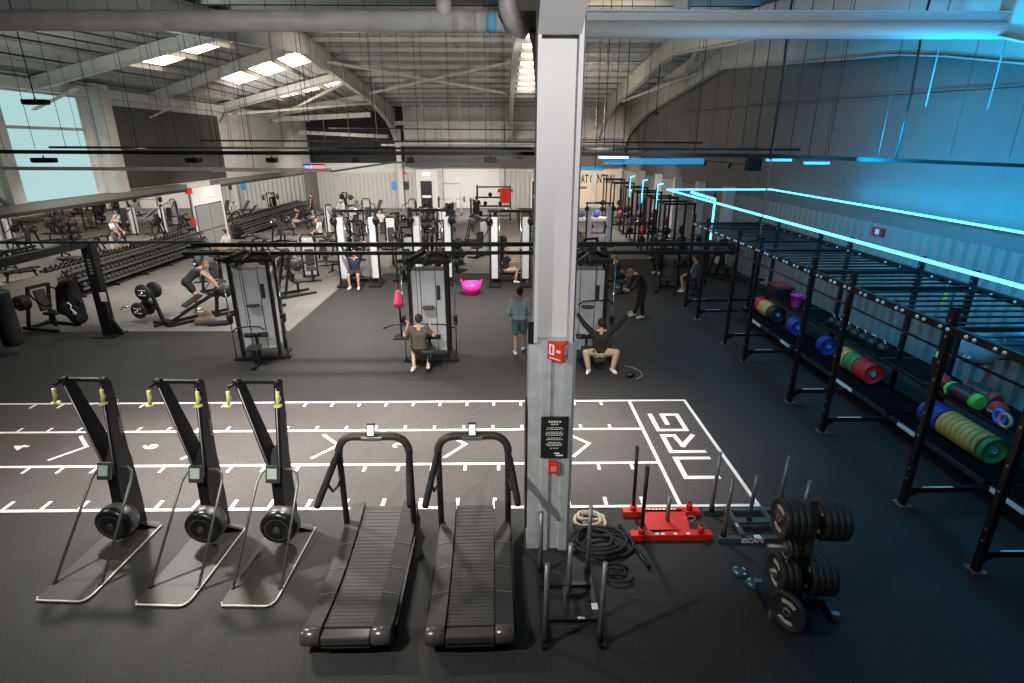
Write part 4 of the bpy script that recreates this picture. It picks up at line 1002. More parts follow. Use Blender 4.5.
# stability balls on wall
def sball(x, y, z, r, m, label):
    t = thing('stability_ball', label, 'ball', (x,y,z))
    M().ball((0,0,0),r,28,18).build('shell', m, t, bevel=0)
    rk = M().tube([(r*0.7*math.cos(a*PI/8), r*0.7*math.sin(a*PI/8), -r*0.72) for a in range(16)],0.012,6,True).beam((0,0,-r*0.72),(XR-0.14-x,0,-r*0.72),0.03,0.03).build('wall_hoop', BLK, t)
    return t
b1 = sball(8.95, 9.75, 1.42, 0.375, mat('grey_pvc_ball', (0.30,0.31,0.31), 0.35), 'large grey stability ball marked 75 held on the wall behind the rig')
text_obj('printed_size', '75', 0.13, SIGNW, (-0.31,-0.16,-0.14), (math.radians(70),0,math.radians(-62)), b1)
sball(9.3, 9.2, 1.75, 0.30, mat('blue_pvc_ball', (0.03,0.22,0.42), 0.35), 'blue stability ball held on the wall just above the grey ball')
# hanging bands
tag(M().tube([(0,0,0),(0.01,0.03,-0.2),(0,0.04,-0.38),(-0.01,0,-0.42),(0,-0.03,-0.3),(0,-0.02,-0.1),(0,0,0)],0.016,6).build('resistance_band', mat('yellow_band', (0.75,0.68,0.08), 0.5), loc=(7.9,9.55,2.66)), 'yellow resistance band hanging from the rear beam of the rig', 'band')
sb = thing('suspension_trainer', 'yellow and black suspension strap hanging low behind the rig', 'strap', (8.0,9.5,0))
M().cyl((0,0,2.67),(0,0,1.4),0.012,n=6).build('strap', BLK, sb); M().tube([(0,0,1.4),(0.02,0.05,1.2),(0.0,0.02,1.0),(0,-0.05,1.2),(0,0,1.4)],0.018,6).build('handle_loop', mat('yellow_band', (0,0,0)), sb)
M().bx(-0.06,0.06,-0.14,0.02,0.75,1.3).build('foot_cradle', BLK2, sb)

# ================================================================== CABLE TOWERS
def cable_tower(label, loc, rz):
    t = thing('cable_tower', label, 'cable machine', loc, rz, 'silver cable towers')
    M().bx(-0.44,0.44,-0.05,0.45,0.28,2.25).build('shroud', SHROUD, t, bevel=0.02)
    for x in (-0.49, 0.49):
        for y in (-0.08, 0.48): M().bx(x-0.04,x+0.04,y-0.05,y+0.05,0.02,2.45).build('post', BLK, t)
    M().bx(-0.62,0.62,-0.14,0.54,0.0,0.09).bx(-0.06,0.06,-0.8,-0.1,0.0,0.08).build('base_frame', BLK, t, bevel=0.008)
    tf = M().bx(-0.6,0.6,-0.13,0.53,2.42,2.52)
    tf.beam((-0.45,-0.3,2.55),(-0.15,0.3,2.62),0.10,0.08).beam((0.0,-0.45,2.50),(0.0,0.4,2.56),0.08,0.10).beam((0.5,0.1,2.55),(0.2,0.5,2.6),0.08,0.08)
    tp = tf.build('top_frame', BLK, t)
    for (x,y) in ((0,-0.42),(0.0,0.1),(-0.35,-0.2),(0.35,0.3),(0.55,0.0)): M().lathe([(0.02,-0.015),(0.055,-0.015),(0.055,0.015),(0.02,0.015)],(x,y,2.60),'x',16).build('pulley', PLASTIC, tp)
    M().beam((-0.3,-0.16,2.50),(0.02,0.25,2.60),0.05,0.03).build('silver_arm', GREY, tp)
    for x in (-0.70, 0.70):
        r = M().cyl((x,-0.05,0.06),(x,-0.05,2.5),0.018,n=10).build('guide_rod', CHROME, t)
        M().bx(x-0.05,x+0.05,-0.12,0.06,0,0.06).build('rod_foot', BLK, r); M().bx(x-0.06,x+0.12*(-1 if x>0 else 1),-0.09,-0.01,2.44,2.52).build('rod_bracket', BLK, r)
        c = M().bx(x-0.05,x+0.05,-0.13,0.02,0.95,1.15).build('carriage', BLK, r)
        M().lathe([(0.02,-0.012),(0.05,-0.012),(0.05,0.012),(0.02,0.012)],(x,-0.16,1.0),'x',14).build('carriage_pulley', PLASTIC, c)
    for x in (-0.2, 0.2): M().cyl((x,-0.07,0.3),(x,-0.07,2.4),0.008,n=6).build('cable', BLK, t)
    M().bx(0.22,0.32,-0.062,-0.05,1.55,1.9).build('weight_chart', CARD, t)
    M().lathe([(0.02,0),(0.17,0),(0.17,0.015),(0.02,0.015)],(0.0,-0.18,1.40),'z',20).build('round_badge', mat('dark_badge', (0.06,0.06,0.062), 0.5), t)
    M().bx(-0.17,0.17,-0.75,-0.40,0.45,0.52).build('seat', PAD, t, bevel=0.02)
    M().cyl((0,-0.57,0.08),(0,-0.57,0.45),0.035,n=10).build('seat_stem', BLK, t)
    M().bx(-0.03,0.03,-0.30,-0.22,0.08,0.72).build('roller_stand', BLK, t)
    for sx in (-1,1): M().cyl((sx*0.03,-0.26,0.70),(sx*0.30,-0.26,0.70),0.06,n=14).build('thigh_roller', PAD, t)
    return t
tA = cable_tower('silver cable tower at the left end of the row, seat empty', (-6.0, 12.95, 0), math.radians(6))
tA.scale = (0.88, 1, 1)
dup(tA, (-1.80, 12.75, 0), math.radians(1), 'silver cable tower in the middle where the man in olive pulls down')
dup(tA, (1.95, 12.75, 0), math.radians(-2), 'silver cable tower right of the column where the man in beige trousers sits')
# wide bars held / hanging
def lat_bar(loc, rz, label, w=0.6, drop=2.4, m=BLK):
    t = thing('lat_bar', label, 'bar', loc, rz)
    M().tube([(-w,0,-0.10),(-w*0.7,0,-0.01),(-w*0.3,0,0),(w*0.3,0,0),(w*0.7,0,-0.01),(w,0,-0.10)],0.016,8).build('bar', m, t)
    M().cyl((0,0,0),(0,0,drop-loc[2]),0.006,n=6).build('cable', BLK, t)
    return t
lat_bar((-1.98, 12.18, 1.12), 0, 'wide lat bar pulled down by the man in olive', 0.82, 2.52)
lat_bar((2.1, 12.35, 1.62), 0.1, 'curved bar on the tower behind the man in beige trousers', 0.42, 2.52)
lat_bar((-6.0, 12.4, 1.0), 0.2, 'short bar hanging low on the left cable tower', 0.35, 2.5)
# overhead rails
rl = thing('overhead_rail', 'pair of long black rails linking the tops of the cable towers', 'rail', (0,0,0))
M().bx(-7.6,5.5,13.12,13.20,2.54,2.62).build('front_rail', BLK, rl); M().bx(-7.6,5.5,13.55,13.63,2.66,2.76).build('rear_rail', BLK, rl)
for x in (-6.3,-5.3,-2.1,-1.1,1.7,2.7): M().bx(x-0.03,x+0.03,13.1,13.65,2.53,2.58).build('rail_bracket', BLK, rl)
r2 = thing('cross_rail', 'thin black rail running left from the towers past the bag frame', 'rail', (0,0,0))
M().bx(-15.9,-7.6,14.06,14.12,2.67,2.73).build('rail', BLK, r2)
M().bx(-7.7,-7.5,13.5,14.12,2.63,2.69).build('rail_bracket', BLK, r2)

def functional_trainer(label, loc, rz, w=1.45, h=2.75):
    t = thing('dual_cable_machine', label, 'cable machine', loc, rz, 'dual cable machines')
    for sx in (-1,1):
        M().bx(sx*w/2-0.15,sx*w/2+0.15,-0.10,0.30,0.25,h-0.25).build('shroud', SHROUD, t, bevel=0.015)
        M().bx(sx*(w/2+0.19)-0.045,sx*(w/2+0.19)+0.045,-0.12,-0.02,0.0,h).build('post', BLK, t)
        M().bx(sx*w/2-0.28,sx*w/2+0.28,-0.55,0.35,0.0,0.08).build('foot', BLK, t)
        r = M().cyl((sx*(w/2-0.24),-0.15,0.08),(sx*(w/2-0.24),-0.15,h),0.018,n=8).build('guide_rod', CHROME, t)
        M().bx(sx*(w/2-0.24)-0.05,sx*(w/2-0.24)+0.05,-0.22,-0.1,1.2,1.38).build('carriage', BLK, r)
        M().lathe([(0.04,-0.02),(0.16,-0.02),(0.16,0.02),(0.04,0.02)],(sx*(w/2+0.22),-0.2,h-0.35),'y',18,False).build('cable_wheel', BLK, t)
    M().bx(-w/2-0.3,w/2+0.3,-0.1,0.0,h-0.06,h+0.04).build('top_beam', BLK, t)
    M().tube([(-w/2+0.1,-0.1,h+0.02),(-w/4,-0.2,h+0.07),(w/4,-0.2,h+0.07),(w/2-0.1,-0.1,h+0.02)],0.02,8).build('pull_up_bar', CHROME, t)
    M().bx(-w/2,w/2,0.2,0.28,0.06,0.16).build('rear_beam', BLK, t)
    return t
fD = functional_trainer('dual cable machine where the man in navy reaches up', (-5.45, 20.7, 0), math.radians(4))
fD.scale = (0.80, 1, 1)
dup(fD, (-2.70, 20.9, 0), 0, 'dual cable machine behind the olive man, left of the pink tub')
dup(fD, (0.20, 20.6, 0), 0, 'dual cable machine beside the column with a seated man in black')
dup(fD, (4.9, 29.2, 0), 0, 'far dual cable machine right of the column, with balls near it').scale = (0.72, 1, 0.8)

# ================================================================== PUNCHBAG FRAME, left edge
pf = thing('bag_frame', 'chunky black steel bag frame at the left edge', 'frame', (0,0,0))
M().bx(-11.15,-10.87,14.7,14.92,0.02,2.62).build('post', BLK, pf, bevel=0.01)
M().bx(-11.3,-10.7,14.5,15.1,0,0.03).prism([(-10.87,0.03),(-10.6,0.03),(-10.87,0.5)],14.78,14.84,'xz').build('foot_plate', BLK, pf)
M().bx(-11.1,-10.92,7.0,14.7,2.48,2.66).build('top_beam', BLK, pf)
M().bx(-10.95,-10.78,14.694,14.698,1.0,1.25).build('label', SIGNW, pf)
for k in range(5): M().bx(-11.05,-10.97,14.694,14.698,1.75+k*0.09,1.80+k*0.09).build('printed_letter', LGREY, pf)
hb = thing('punch_bag', 'black punch bag cut off by the left edge', 'punch bag', (-12.35, 13.3, 0.25))
M().lathe([(0.05,0),(0.2,0.02),(0.22,0.08),(0.22,1.35),(0.2,1.42),(0.05,1.43)],(0,0,0),'z',20).build('bag_body', PAD, hb)
for a in range(3): M().cyl((0.15*math.cos(a*2.1),0.15*math.sin(a*2.1),1.42),(0,0,1.95),0.008,n=5).build('chain', LGREY, hb)
M().cyl((0,0,1.95),(0,0,2.4),0.01,n=5).build('strap', BLK, hb)
M().bx(-0.03,0.03,-6,1.45,2.22,2.28).build('hanger_beam', BLK, hb)

# ================================================================== DUMBBELL RACKS along the left wall
def db_mesh(r, l):
    m = M()
    for sx in (-1,1): m.lathe([(0.02,sx*l*0.28),(r,sx*l*0.30),(r,sx*l*0.48),(r*0.8,sx*l*0.5),(0.02,sx*l*0.5)],(0,0,0),'x',10)
    m.cyl((-l*0.3,0,0),(l*0.3,0,0),0.017,n=6); return m
DBM = [db_mesh(r, l).build('dumbbell', mat('dumbbell_rubber', (0.035,0.034,0.033), 0.35)) for r, l in ((0.06,0.30),(0.075,0.36),(0.09,0.40))]
def db_rack(y0, y1, which, n):
    t = thing('dumbbell_rack', 'long black tiered dumbbell rack under the %s mirror' % which, 'rack', (-14.95, (y0+y1)/2, 0))
    L = (y1-y0)/2
    for k, (z, x) in enumerate(((0.27, 0.18), (0.58, 0.06), (0.88, -0.08))):
        M().box((x,0,z),(0.40,2*L,0.03),(0,-0.22,0)).build('tier', BLK, t); M().bx(x+0.17,x+0.20,-L,L,z-0.02,z+0.06).build('tier_lip', mat('grey_lip', (0.10,0.10,0.10), 0.4, 0.3), t)
    y = -L
    while y <= L+0.01:
        M().beam((0.35,y,0.0),(-0.2,y,0.95),0.06,0.05).bx(-0.25,0.4,y-0.03,y+0.03,0,0.06).build('end_frame', BLK, t); y += 2*L/5
    M().bx(-0.25,-0.1,-L,L,0.0,0.1).build('base_rail', BLK, t)
    for k, (z, x, i) in enumerate(((0.33,0.19,2),(0.64,0.07,1),(0.93,-0.07,0))):
        tier = ('bottom','middle','top')[k]
        for j in range(n):
            y = (y0+y1)/2 - L + 0.18 + (2*L-0.36)*j/(n-1)
            d = DBM[i].copy(); COL.objects.link(d); d.location = (-14.95+x, y, z + (0.06,0.075,0.09)[i]-0.035); d.rotation_euler = (0, -0.22*1.0, random.uniform(-0.05,0.05))
            tag(d, 'black dumbbell on the %s tier of the rack under the %s mirror' % (tier, which), 'dumbbell', '%s tier dumbbells, %s rack' % (tier, which))
    return t
db_rack(18.9, 27.8, 'near', 36)
db_rack(31.5, 44.0, 'far', 40)
for d in DBM: bpy.data.objects.remove(d)

# ================================================================== BENCHES AND MACHINES
def make_bench(label, loc, rz, incline=0.0, group='weight benches', pad=PAD):
    t = thing('weight_bench', label, 'bench', loc, rz, group)
    M().bx(-0.14,0.14,-0.62,-0.22,0.40,0.47).build('seat_pad', pad, t, bevel=0.02)
    c, s_ = math.cos(incline), math.sin(incline)
    M().box((0,-0.18+0.42*c,0.435+0.42*s_),(0.28,0.84,0.07),(incline,0,0)).build('back_pad', pad, t, bevel=0.02)
    M().beam((0,-0.55,0.36),(0,0.55,0.30),0.06,0.06).build('spine', BLK, t)
    for y in (-0.5, 0.55): M().bx(-0.26,0.26,y-0.03,y+0.03,0.0,0.05).build('foot_bar', BLK, t); M().beam((0,y,0.04),(0,y*0.8,0.36),0.06,0.06).build('leg', BLK, t)
    return t
bf = make_bench('flat black bench near the racks at far left', (-11.9, 21.5, 0), 0.4)
bi = make_bench('inclined black bench behind the left tower', (-8.4, 20.6, 0), -0.6, 0.75)
BN = [(bf,-12.2,24.0,1.2,'flat black bench by the near dumbbell rack, farther one'),(bf,-9.6,23.0,-0.9,'flat black bench in the middle of the left floor'),(bi,-10.6,25.6,2.2,'inclined bench facing the near mirror'),
      (bf,-12.6,28.0,1.5,'flat bench in front of the grey fire doors'),(bi,-8.0,24.6,0.4,'inclined bench left of the navy man'),(bf,-6.7,22.9,1.4,'low bench just behind the navy man'),
      (bi,-12.8,33.0,1.4,'inclined bench by the far rack, nearest end'),(bi,-13.0,36.8,1.4,'inclined bench by the far rack, middle'),(bi,-12.9,40.2,1.6,'inclined bench by the far rack, corner end'),
      (bi,-11.2,43.2,0.2,'upright bench before the back cladding, left one'),(bi,-9.6,43.6,-0.2,'upright bench before the back cladding, right one'),(bf,-10.2,37.6,0.8,'flat bench in the far left area'),(bf,-7.4,39.0,0.3,'flat bench near the dark back door'),
      (bi,-3.7,41.8,0.0,'bench inside the far rack before the roller shutter'),(bf,-2.3,24.4,1.3,'low flat bench some way behind the pink tub')]
for src, x, y, rz, l in BN: dup(src, (x,y,0), rz, l)

def plate_machine(label, loc, rz, tall=1.5, pads=True, plates=2, group='plate loaded machines'):
    t = thing('plate_loaded_machine', label, 'weight machine', loc, rz, group)
    for sx in (-1,1):
        M().beam((sx*0.32,-0.6,0.04),(sx*0.32,0.7,0.04),0.07,0.08).build('base_rail', BLK, t)
        M().beam((sx*0.32,0.5,0.05),(sx*0.28,0.15,tall),0.07,0.07).build('upright', BLK, t)
        a = M().tube([(sx*0.30,0.2,tall-0.1),(sx*0.42,-0.15,tall-0.25),(sx*0.42,-0.45,tall-0.45),(sx*0.30,-0.6,tall-0.45)],0.025,8).build('lever_arm', BLK, t)
        M().cyl((sx*0.42,0.05,tall-0.35),(sx*0.72,0.05,tall-0.35),0.022,n=8).build('plate_horn', CHROME, a)
        for k in range(plates):
            M().lathe([(0.03,-0.02),(0.20,-0.025),(0.21,-0.01),(0.21,0.01),(0.20,0.025),(0.03,0.02)],(sx*(0.50+k*0.06),0.05,tall-0.35),'x',22).build('loaded_plate', mat('cast_plate', (0.02,0.02,0.02), 0.5, 0.1), a)
    M().bx(-0.3,0.3,0.12,0.2,tall-0.06,tall+0.02).build('cross_member', BLK, t); M().bx(-0.3,0.3,0.45,0.52,0.02,0.1).build('cross_member', BLK, t)
    if pads:
        M().bx(-0.17,0.17,-0.35,0.05,0.42,0.50).build('seat', PAD, t, bevel=0.02)
        M().box((0,0.14,0.82),(0.30,0.08,0.62),(-0.15,0,0)).build('back_pad', PAD, t, bevel=0.02)
        M().beam((0,-0.1,0.05),(0,-0.1,0.42),0.07,0.07).build('seat_post', BLK, t)
    return t
pm = plate_machine('plate loaded press by the dumbbell rack, left of the man in grey', (-10.2, 19.4, 0), 0.9)
PMS = [(-7.4,19.2,2.3,'plate loaded machine behind the left cable tower'),(-12.0,30.4,1.2,'plate loaded machine left of the person in the white shirt'),(-7.3,27.6,0.2,'plate loaded machine right of the person in the white shirt'),
       (-3.8,23.0,-0.3,'plate loaded row behind the navy man, nearer'),(-4.4,25.4,0.1,'plate loaded machine before the seated person in white'),(-3.0,27.6,0.3,'plate loaded machine in the centre aisle'),(-1.6,30.5,1.4,'plate loaded machine before the storage tower'),
       (-5.9,31.0,0.9,'plate loaded machine far behind the navy man'),(-4.9,35.5,-0.7,'plate loaded machine below the dark back door'),(1.8,24.0,0.2,'plate loaded machine hidden partly by the column'),(3.5,22.0,0.4,'plate loaded machine right behind the bending man'),
       (5.9,19.6,-0.4,'plate loaded machine behind the far end of the rig, left'),(8.7,21.6,0.7,'plate loaded machine behind the far end of the rig, right'),(-12.4,45.0,2.5,'plate loaded machine in the far left corner')]
for x, y, rz, l in PMS: dup(pm, (x,y,0), rz, l)
# belt squat / hack machine with hoodie at far left
hk = plate_machine('plate loaded hack machine with a hoodie over it, far left', (-13.1, 15.5, 0), math.radians(75), 1.25, True, 4)
hd = thing('hoodie', 'black hoodie with white print draped over the far left machine', 'clothing', (-12.2, 15.25, 0.7))
def blob(parts, name, m, parent, vox=0.02, loc=None, label=None):
    """union of tapered capsules turned into one smooth skin"""
    mm = M()
    for a, b, ra, rb in parts:
        a, b = Vector(a), Vector(b)
        mm.ball(a, ra, 12, 8); mm.ball(b, rb, 12, 8)
        if (b-a).length > 1e-4: mm.cyl(a, b, ra, rb, 12)
    o = mm.build(name, m, parent, label, loc=loc)
    r = o.modifiers.new('remesh', 'REMESH'); r.mode = 'VOXEL'; r.voxel_size = vox; r.use_smooth_shade = True
    s_ = o.modifiers.new('smooth', 'SMOOTH'); s_.iterations = 3; s_.factor = 0.5
    return o
blob([((-0.16,0,0.5),(-0.22,0,-0.05),0.16,0.2),((0.1,0,0.5),(0.12,0,-0.1),0.17,0.2),((-0.1,0,0.62),(0.08,0,0.62),0.13,0.13),((0.12,-0.05,0.5),(0.32,-0.1,0.15),0.09,0.07),((-0.05,0,-0.1),(0.1,0,-0.3),0.22,0.22)], 'garment', mat('black_cotton', (0.012,0.012,0.013), 0.9), hd, 0.025)
M().tube([(0.0,-0.21,0.12),(0.08,-0.22,0.18),(0.14,-0.215,0.1),(0.1,-0.215,0.0),(0.16,-0.225,-0.06),(0.2,-0.225,-0.14)],0.018,6).ball((0.2,-0.24,-0.12),(0.06,0.01,0.06),10,6).build('white_print', SIGNW, hd)
m2 = thing('plate_loaded_machine', 'low squat machine with two printed plates beside the bag frame', 'weight machine', (-10.35, 15.75, 0), math.radians(-12))
M().beam((0.25,-0.25,0.04),(0.25,0.6,0.04),0.08,0.07).beam((-0.1,0.1,0.04),(0.8,0.1,0.04),0.07,0.07).build('base_rail', BLK, m2)
M().beam((0.25,0.1,0.05),(0.0,0.1,1.05),0.08,0.08).beam((0.1,0.1,0.6),(-0.35,0.1,0.5),0.07,0.07).build('mast', BLK, m2)
for (x,y,z) in ((-0.38,-0.05,0.42),(-0.45,0.35,0.42),(-0.1,-0.05,0.98),(-0.05,0.3,0.98)):
    p = M().lathe([(0.03,-0.04),(0.235,-0.04),(0.24,-0.02),(0.24,0.02),(0.235,0.04),(0.03,0.04)],(x,y,z),'y',24).build('loaded_plate', mat('cast_plate', (0,0,0)), m2)
    if y < 0: 
        w_ = M()
        for s_ in (-1,1):
            for j in range(6): w_.bx(x-0.13+j*0.045,x-0.10+j*0.045,y-0.045,y-0.041,z+s_*0.07-0.02,z+s_*0.07+0.02)
        w_.build('printed_lettering', mat('grey_print', (0,0,0)), p)
M().cyl((-0.38,-0.25,0.42),(-0.38,0.5,0.42),0.025,n=10).cyl((-0.08,-0.2,0.98),(-0.08,0.45,0.98),0.025,n=10).build('plate_horn', CHROME, m2)
M().tube([(-0.55,-0.2,0.55),(-0.75,-0.2,0.55),(-0.85,-0.2,0.45)],0.02,8).build('handle', CHROME, m2)

# T-bar row with sloping black beams
tbr = thing('t_bar_row', 'low sloping T-bar row machine under the man in grey', 'weight machine', (-9.3, 16.35, 0), math.radians(-38))
for sx in (-1,1): M().beam((sx*0.22,-0.95,0.04),(sx*0.22,1.0,0.04),0.07,0.08).build('base_rail', BLK, tbr)
M().beam((0,-0.9,0.1),(0,0.7,0.75),0.10,0.08).build('sloping_beam', BLK, tbr)
M().beam((0,0.5,0.05),(0,0.6,0.7),0.08,0.08).bx(-0.22,0.22,0.45,0.53,0.03,0.1).build('upright', BLK, tbr)
M().box((0,-0.15,0.6),(0.28,0.6,0.07),(0.45,0,0)).build('chest_pad', PAD, tbr, bevel=0.02)
M().bx(-0.25,0.25,-1.0,-0.85,0.0,0.16).build('pivot_block', BLK, tbr); M().box((0.02,-0.7,0.24),(0.10,0.32,0.02),(0.38,0,0)).build('white_plate', LGREY, tbr)
for sx in (-1,1):
    M().lathe([(0.03,-0.03),(0.20,-0.03),(0.20,0.03),(0.03,0.03)],(sx*0.16,0.8,0.72),'x',22).build('loaded_plate', mat('cast_plate', (0,0,0)), tbr)
M().tube([(-0.35,0.35,0.72),(0.35,0.35,0.72)],0.018,8).tube([(-0.3,0.35,0.72),(-0.3,0.6,1.0)],0.016,6).tube([(0.3,0.35,0.72),(0.3,0.6,1.0)],0.016,6).build('handle_bar', BLK, tbr)
row2 = thing('leg_press', 'long low black machine frame right of the man in grey', 'weight machine', (-7.9, 17.0, 0), math.radians(20))
M().beam((-0.8,-0.3,0.06),(0.9,0.3,0.08),0.08,0.08).beam((0.2,0.05,0.1),(0.2,0.1,1.1),0.07,0.07).beam((0.2,0.1,1.0),(-0.35,-0.1,0.25),0.05,0.05).build('frame', BLK, row2)
M().lathe([(0.03,-0.03),(0.22,-0.03),(0.22,0.03),(0.03,0.03)],(0.2,0.1,0.65),'y',22).build('loaded_plate', mat('cast_plate', (0,0,0)), row2)
M().bx(-0.1,0.3,-0.15,0.15,0.42,0.5).build('seat', PAD, row2, bevel=0.02); M().beam((0.05,0,0.08),(0.05,0,0.42),0.07,0.07).build('seat_post', BLK, row2)

# squat racks at the right back
def barbell_on(y, x0, x1, z, cols, label):
    t = thing('barbell', label, 'barbell', ((x0+x1)/2, y, z), 0, 'racked barbells'); L = (x1-x0)/2
    M().cyl((-L,0,0),(L,0,0),0.015,n=8).build('bar', CHROME, t)
    for sx in (-1,1):
        for k, c in enumerate(cols):
            M().lathe([(0.03,-0.03),(0.225,-0.03),(0.225,0.03),(0.03,0.03)],(sx*(L-0.12-k*0.07),0,0),'x',22).build('loaded_plate', c, t)
    return t
def squat_rack(label, loc):
    t = thing('squat_rack', label, 'rack', loc, 0, 'squat racks')
    for x in (0, 1.25):
        for y in (0, 1.2): M().bx(x-0.04,x+0.04,y-0.04,y+0.04,0,2.72).build('post', BLK, t)
        M().bx(x-0.035,x+0.035,0,1.2,2.6,2.68).bx(x-0.035,x+0.035,0,1.2,0.05,0.13).build('side_rail', BLK, t)
        M().bx(x-0.03,x+0.03,-0.35,0.0,1.0,1.06).build('spotter_arm', BLK, t)
    for y in (0, 1.2): M().bx(0,1.25,y-0.035,y+0.035,2.62,2.7).build('cross_rail', BLK, t)
    M().bx(-0.1,1.6,-0.1,0.0,0.02,0.09).build('base_rail', BLK, t)
    M().cyl((0,-0.05,2.5),(1.25,-0.05,2.5),0.018,n=8).build('pull_up_bar', CHROME, t)
    for z in (0.5, 0.95):
        for y in (1.28,): 
            for x in (0,1.25): M().lathe([(0.03,-0.04),(0.2,-0.04),(0.2,0.04),(0.03,0.04)],(x,y,z),'y',18).build('stored_plate', mat('cast_plate', (0,0,0)), t)
    return t
sr = squat_rack('black squat rack at the right, nearest of the row', (6.75, 23.8, 0))
RY = [(6.85,26.6,'second nearest of the row'),(6.95,29.8,'third of the row'),(7.05,33.2,'fourth of the row'),(7.1,37.0,'fifth of the row'),(7.3,41.0,'farthest, under the wall lettering')]
for x, y, l in RY: dup(sr, (x,y,0), 0, 'black squat rack at the right, '+l)
for (x,y,c,l) in ((6.75,23.7,(BLU,BLK2),'nearest'),(6.85,26.5,(BRED,BLK2),'second nearest'),(6.95,29.7,(BLU,BRED),'third'),(7.05,33.1,(BRED,BLU),'fourth'),(7.1,36.9,(BLU,BLK2),'fifth')):
    barbell_on(y-0.06, x-0.45, x+1.7, 1.2, c, 'loaded barbell in a squat rack at the right, %s of the row' % l)
mbk = thing('ball_basket', 'white basket of exercise balls on a stand before the warm end wall', 'basket', (5.1, 33.5, 0))
M().bx(-1.0,1.0,-0.3,0.3,0.75,0.95).build('basket', WHITE, mbk, bevel=0.03)
for x in (-0.9,0.9): M().bx(x-0.04,x+0.04,-0.25,0.25,0,0.75).build('leg', BLK, mbk)
med_ball((4.55,33.5,0.95),0.27,mat('slate_ball',(0.10,0.12,0.14),0.5),'slate grey ball in the white basket')
med_ball((5.0,33.4,0.95),0.17,BRED,'red ball in the white basket')
med_ball((5.45,33.45,0.95),0.22,mat('mid_blue_ball',(0.05,0.12,0.5),0.5),'blue ball in the white basket')

# far end clutter
fr = thing('smith_machine', 'pale framed smith machine in front of the roller shutter', 'weight machine', (-4.0, 43.2, 0))
for x in (-0.75,0.75):
    M().beam((x,-0.3,0),(x*0.85,0.1,2.3),0.09,0.09).build('upright', GREY, fr); M().bx(x-0.05,x+0.05,-0.9,0.6,0,0.08).build('foot', BLK, fr)
M().bx(-0.7,0.7,0.05,0.15,2.22,2.32).build('top_beam', GREY, fr); M().cyl((-1.1,-0.1,1.15),(1.1,-0.1,1.15),0.02,n=8).build('bar', CHROME, fr)
for sx in (-1,1): M().lathe([(0.03,-0.04),(0.22,-0.04),(0.22,0.04),(0.03,0.04)],(sx*0.95,-0.1,1.15),'x',18).build('loaded_plate', mat('cast_plate', (0,0,0)), fr)
st = thing('storage_tower', 'black storage tower crammed with kit before the roller shutter', 'rack', (-0.9, 39.6, 0))
for x in (-1.0, 1.3):
    for y in (0,0.7): M().bx(x-0.05,x+0.05,y-0.05,y+0.05,0,2.35).build('post', BLK, st)
for z in (0.3,0.95,1.55,2.25): M().bx(-1.0,1.3,0,0.7,z-0.03,z+0.03).build('shelf', BLK, st)
random.seed(11)
for k in range(12):
    x = -0.8+0.35*(k%6); z = (0.33,0.98,1.58)[k%3]
    tag(M().lathe([(0.02,-0.12),(0.14,-0.10),(0.15,0.1),(0.02,0.12)],(0,0,0.15),'y',14).build('kit_bag', PAD, loc=(-0.9+x,39.95,z)), 'black kit bag stuffed on the storage tower, %s shelf' % ('lowest','middle','upper')[k%3], 'bag', 'kit bags on the storage tower, %s shelf' % ('lowest','middle','upper')[k%3])
tw = thing('towel', 'bright red top hung on the storage tower', 'clothing', (0.05, 39.5, 1.2))
M().prism([(-0.35,0.0),(0.35,0.0),(0.35,0.75),(0.55,0.7),(0.5,0.95),(0.2,1.0),(-0.2,1.0),(-0.5,0.95),(-0.55,0.7),(-0.35,0.75)], -0.05, 0.03, 'xz').build('cloth', mat('bright_red_cloth', (0.8,0.03,0.02), 0.8), tw)
dt = thing('dumbbell_tree', 'tall black accessory tree with pegs below the dark back door', 'rack', (-4.2, 33.5, 0))
for k,(x,h) in enumerate(((-0.9,1.2),(-0.6,1.6),(-0.2,1.9),(0.3,2.1),(0.6,1.5))):
    M().cyl((x,0.1*k,0.05),(x,0.1*k,h),0.05,n=10).build('upright', BLK, dt)
    for z in (0.5,0.9): M().lathe([(0.03,-0.04),(0.2,-0.04),(0.2,0.04),(0.03,0.04)],(x,0.1*k-0.1,z),'y',18).build('stored_plate', mat('cast_plate', (0,0,0)), dt)
M().bx(-1.1,0.8,-0.2,0.5,0,0.06).build('base_frame', BLK, dt)
# pink things
pt = thing('tub', 'bright pink flexible tub on the floor between the dual cable machines', 'tub', (-1.18, 19.2, 0))
M().lathe([(0.0,0.0),(0.27,0.0),(0.36,0.42),(0.34,0.42),(0.25,0.03),(0.0,0.03)],(0,0,0),'z',24,False).build('tub_body', PINK, pt)
for sx in (-1,1): M().tube([(sx*0.33,-0.1,0.41),(sx*0.36,-0.06,0.52),(sx*0.36,0.06,0.52),(sx*0.33,0.1,0.41)],0.02,6).build('handle', PINK, pt)
pg = thing('gym_bag', 'pink bag hanging on the chrome rod beside the middle tower', 'bag', (-2.85, 14.4, 0.95))
blob([((0,0,0.35),(0,0,0.05),0.07,0.14),((0.05,0,0.3),(0.06,0,0.05),0.05,0.12)], 'bag_body', PINKC, pg, 0.02)
M().tube([(-0.05,0,0.35),(0,0,0.6),(0.05,0,0.35)],0.01,6).build('strap', PINKC, pg); M().bx(-0.01,0.01,0,0.02,0.55,1.65).build('hook_strap', BLK, pg)
hs = thing('hook_stand', 'thin black stand carrying the pink bag', 'stand', (-2.85,14.5,0))
M().cyl((0,0,0),(0,0,2.58),0.025,n=8).bx(-0.2,0.2,-0.2,0.2,0,0.03).build('pole', BLK, hs)
sk_ = thing('skipping_rope', 'dark coiled cable handle lying on the floor right of the squatting man', 'rope', (2.95,11.75,0.01))
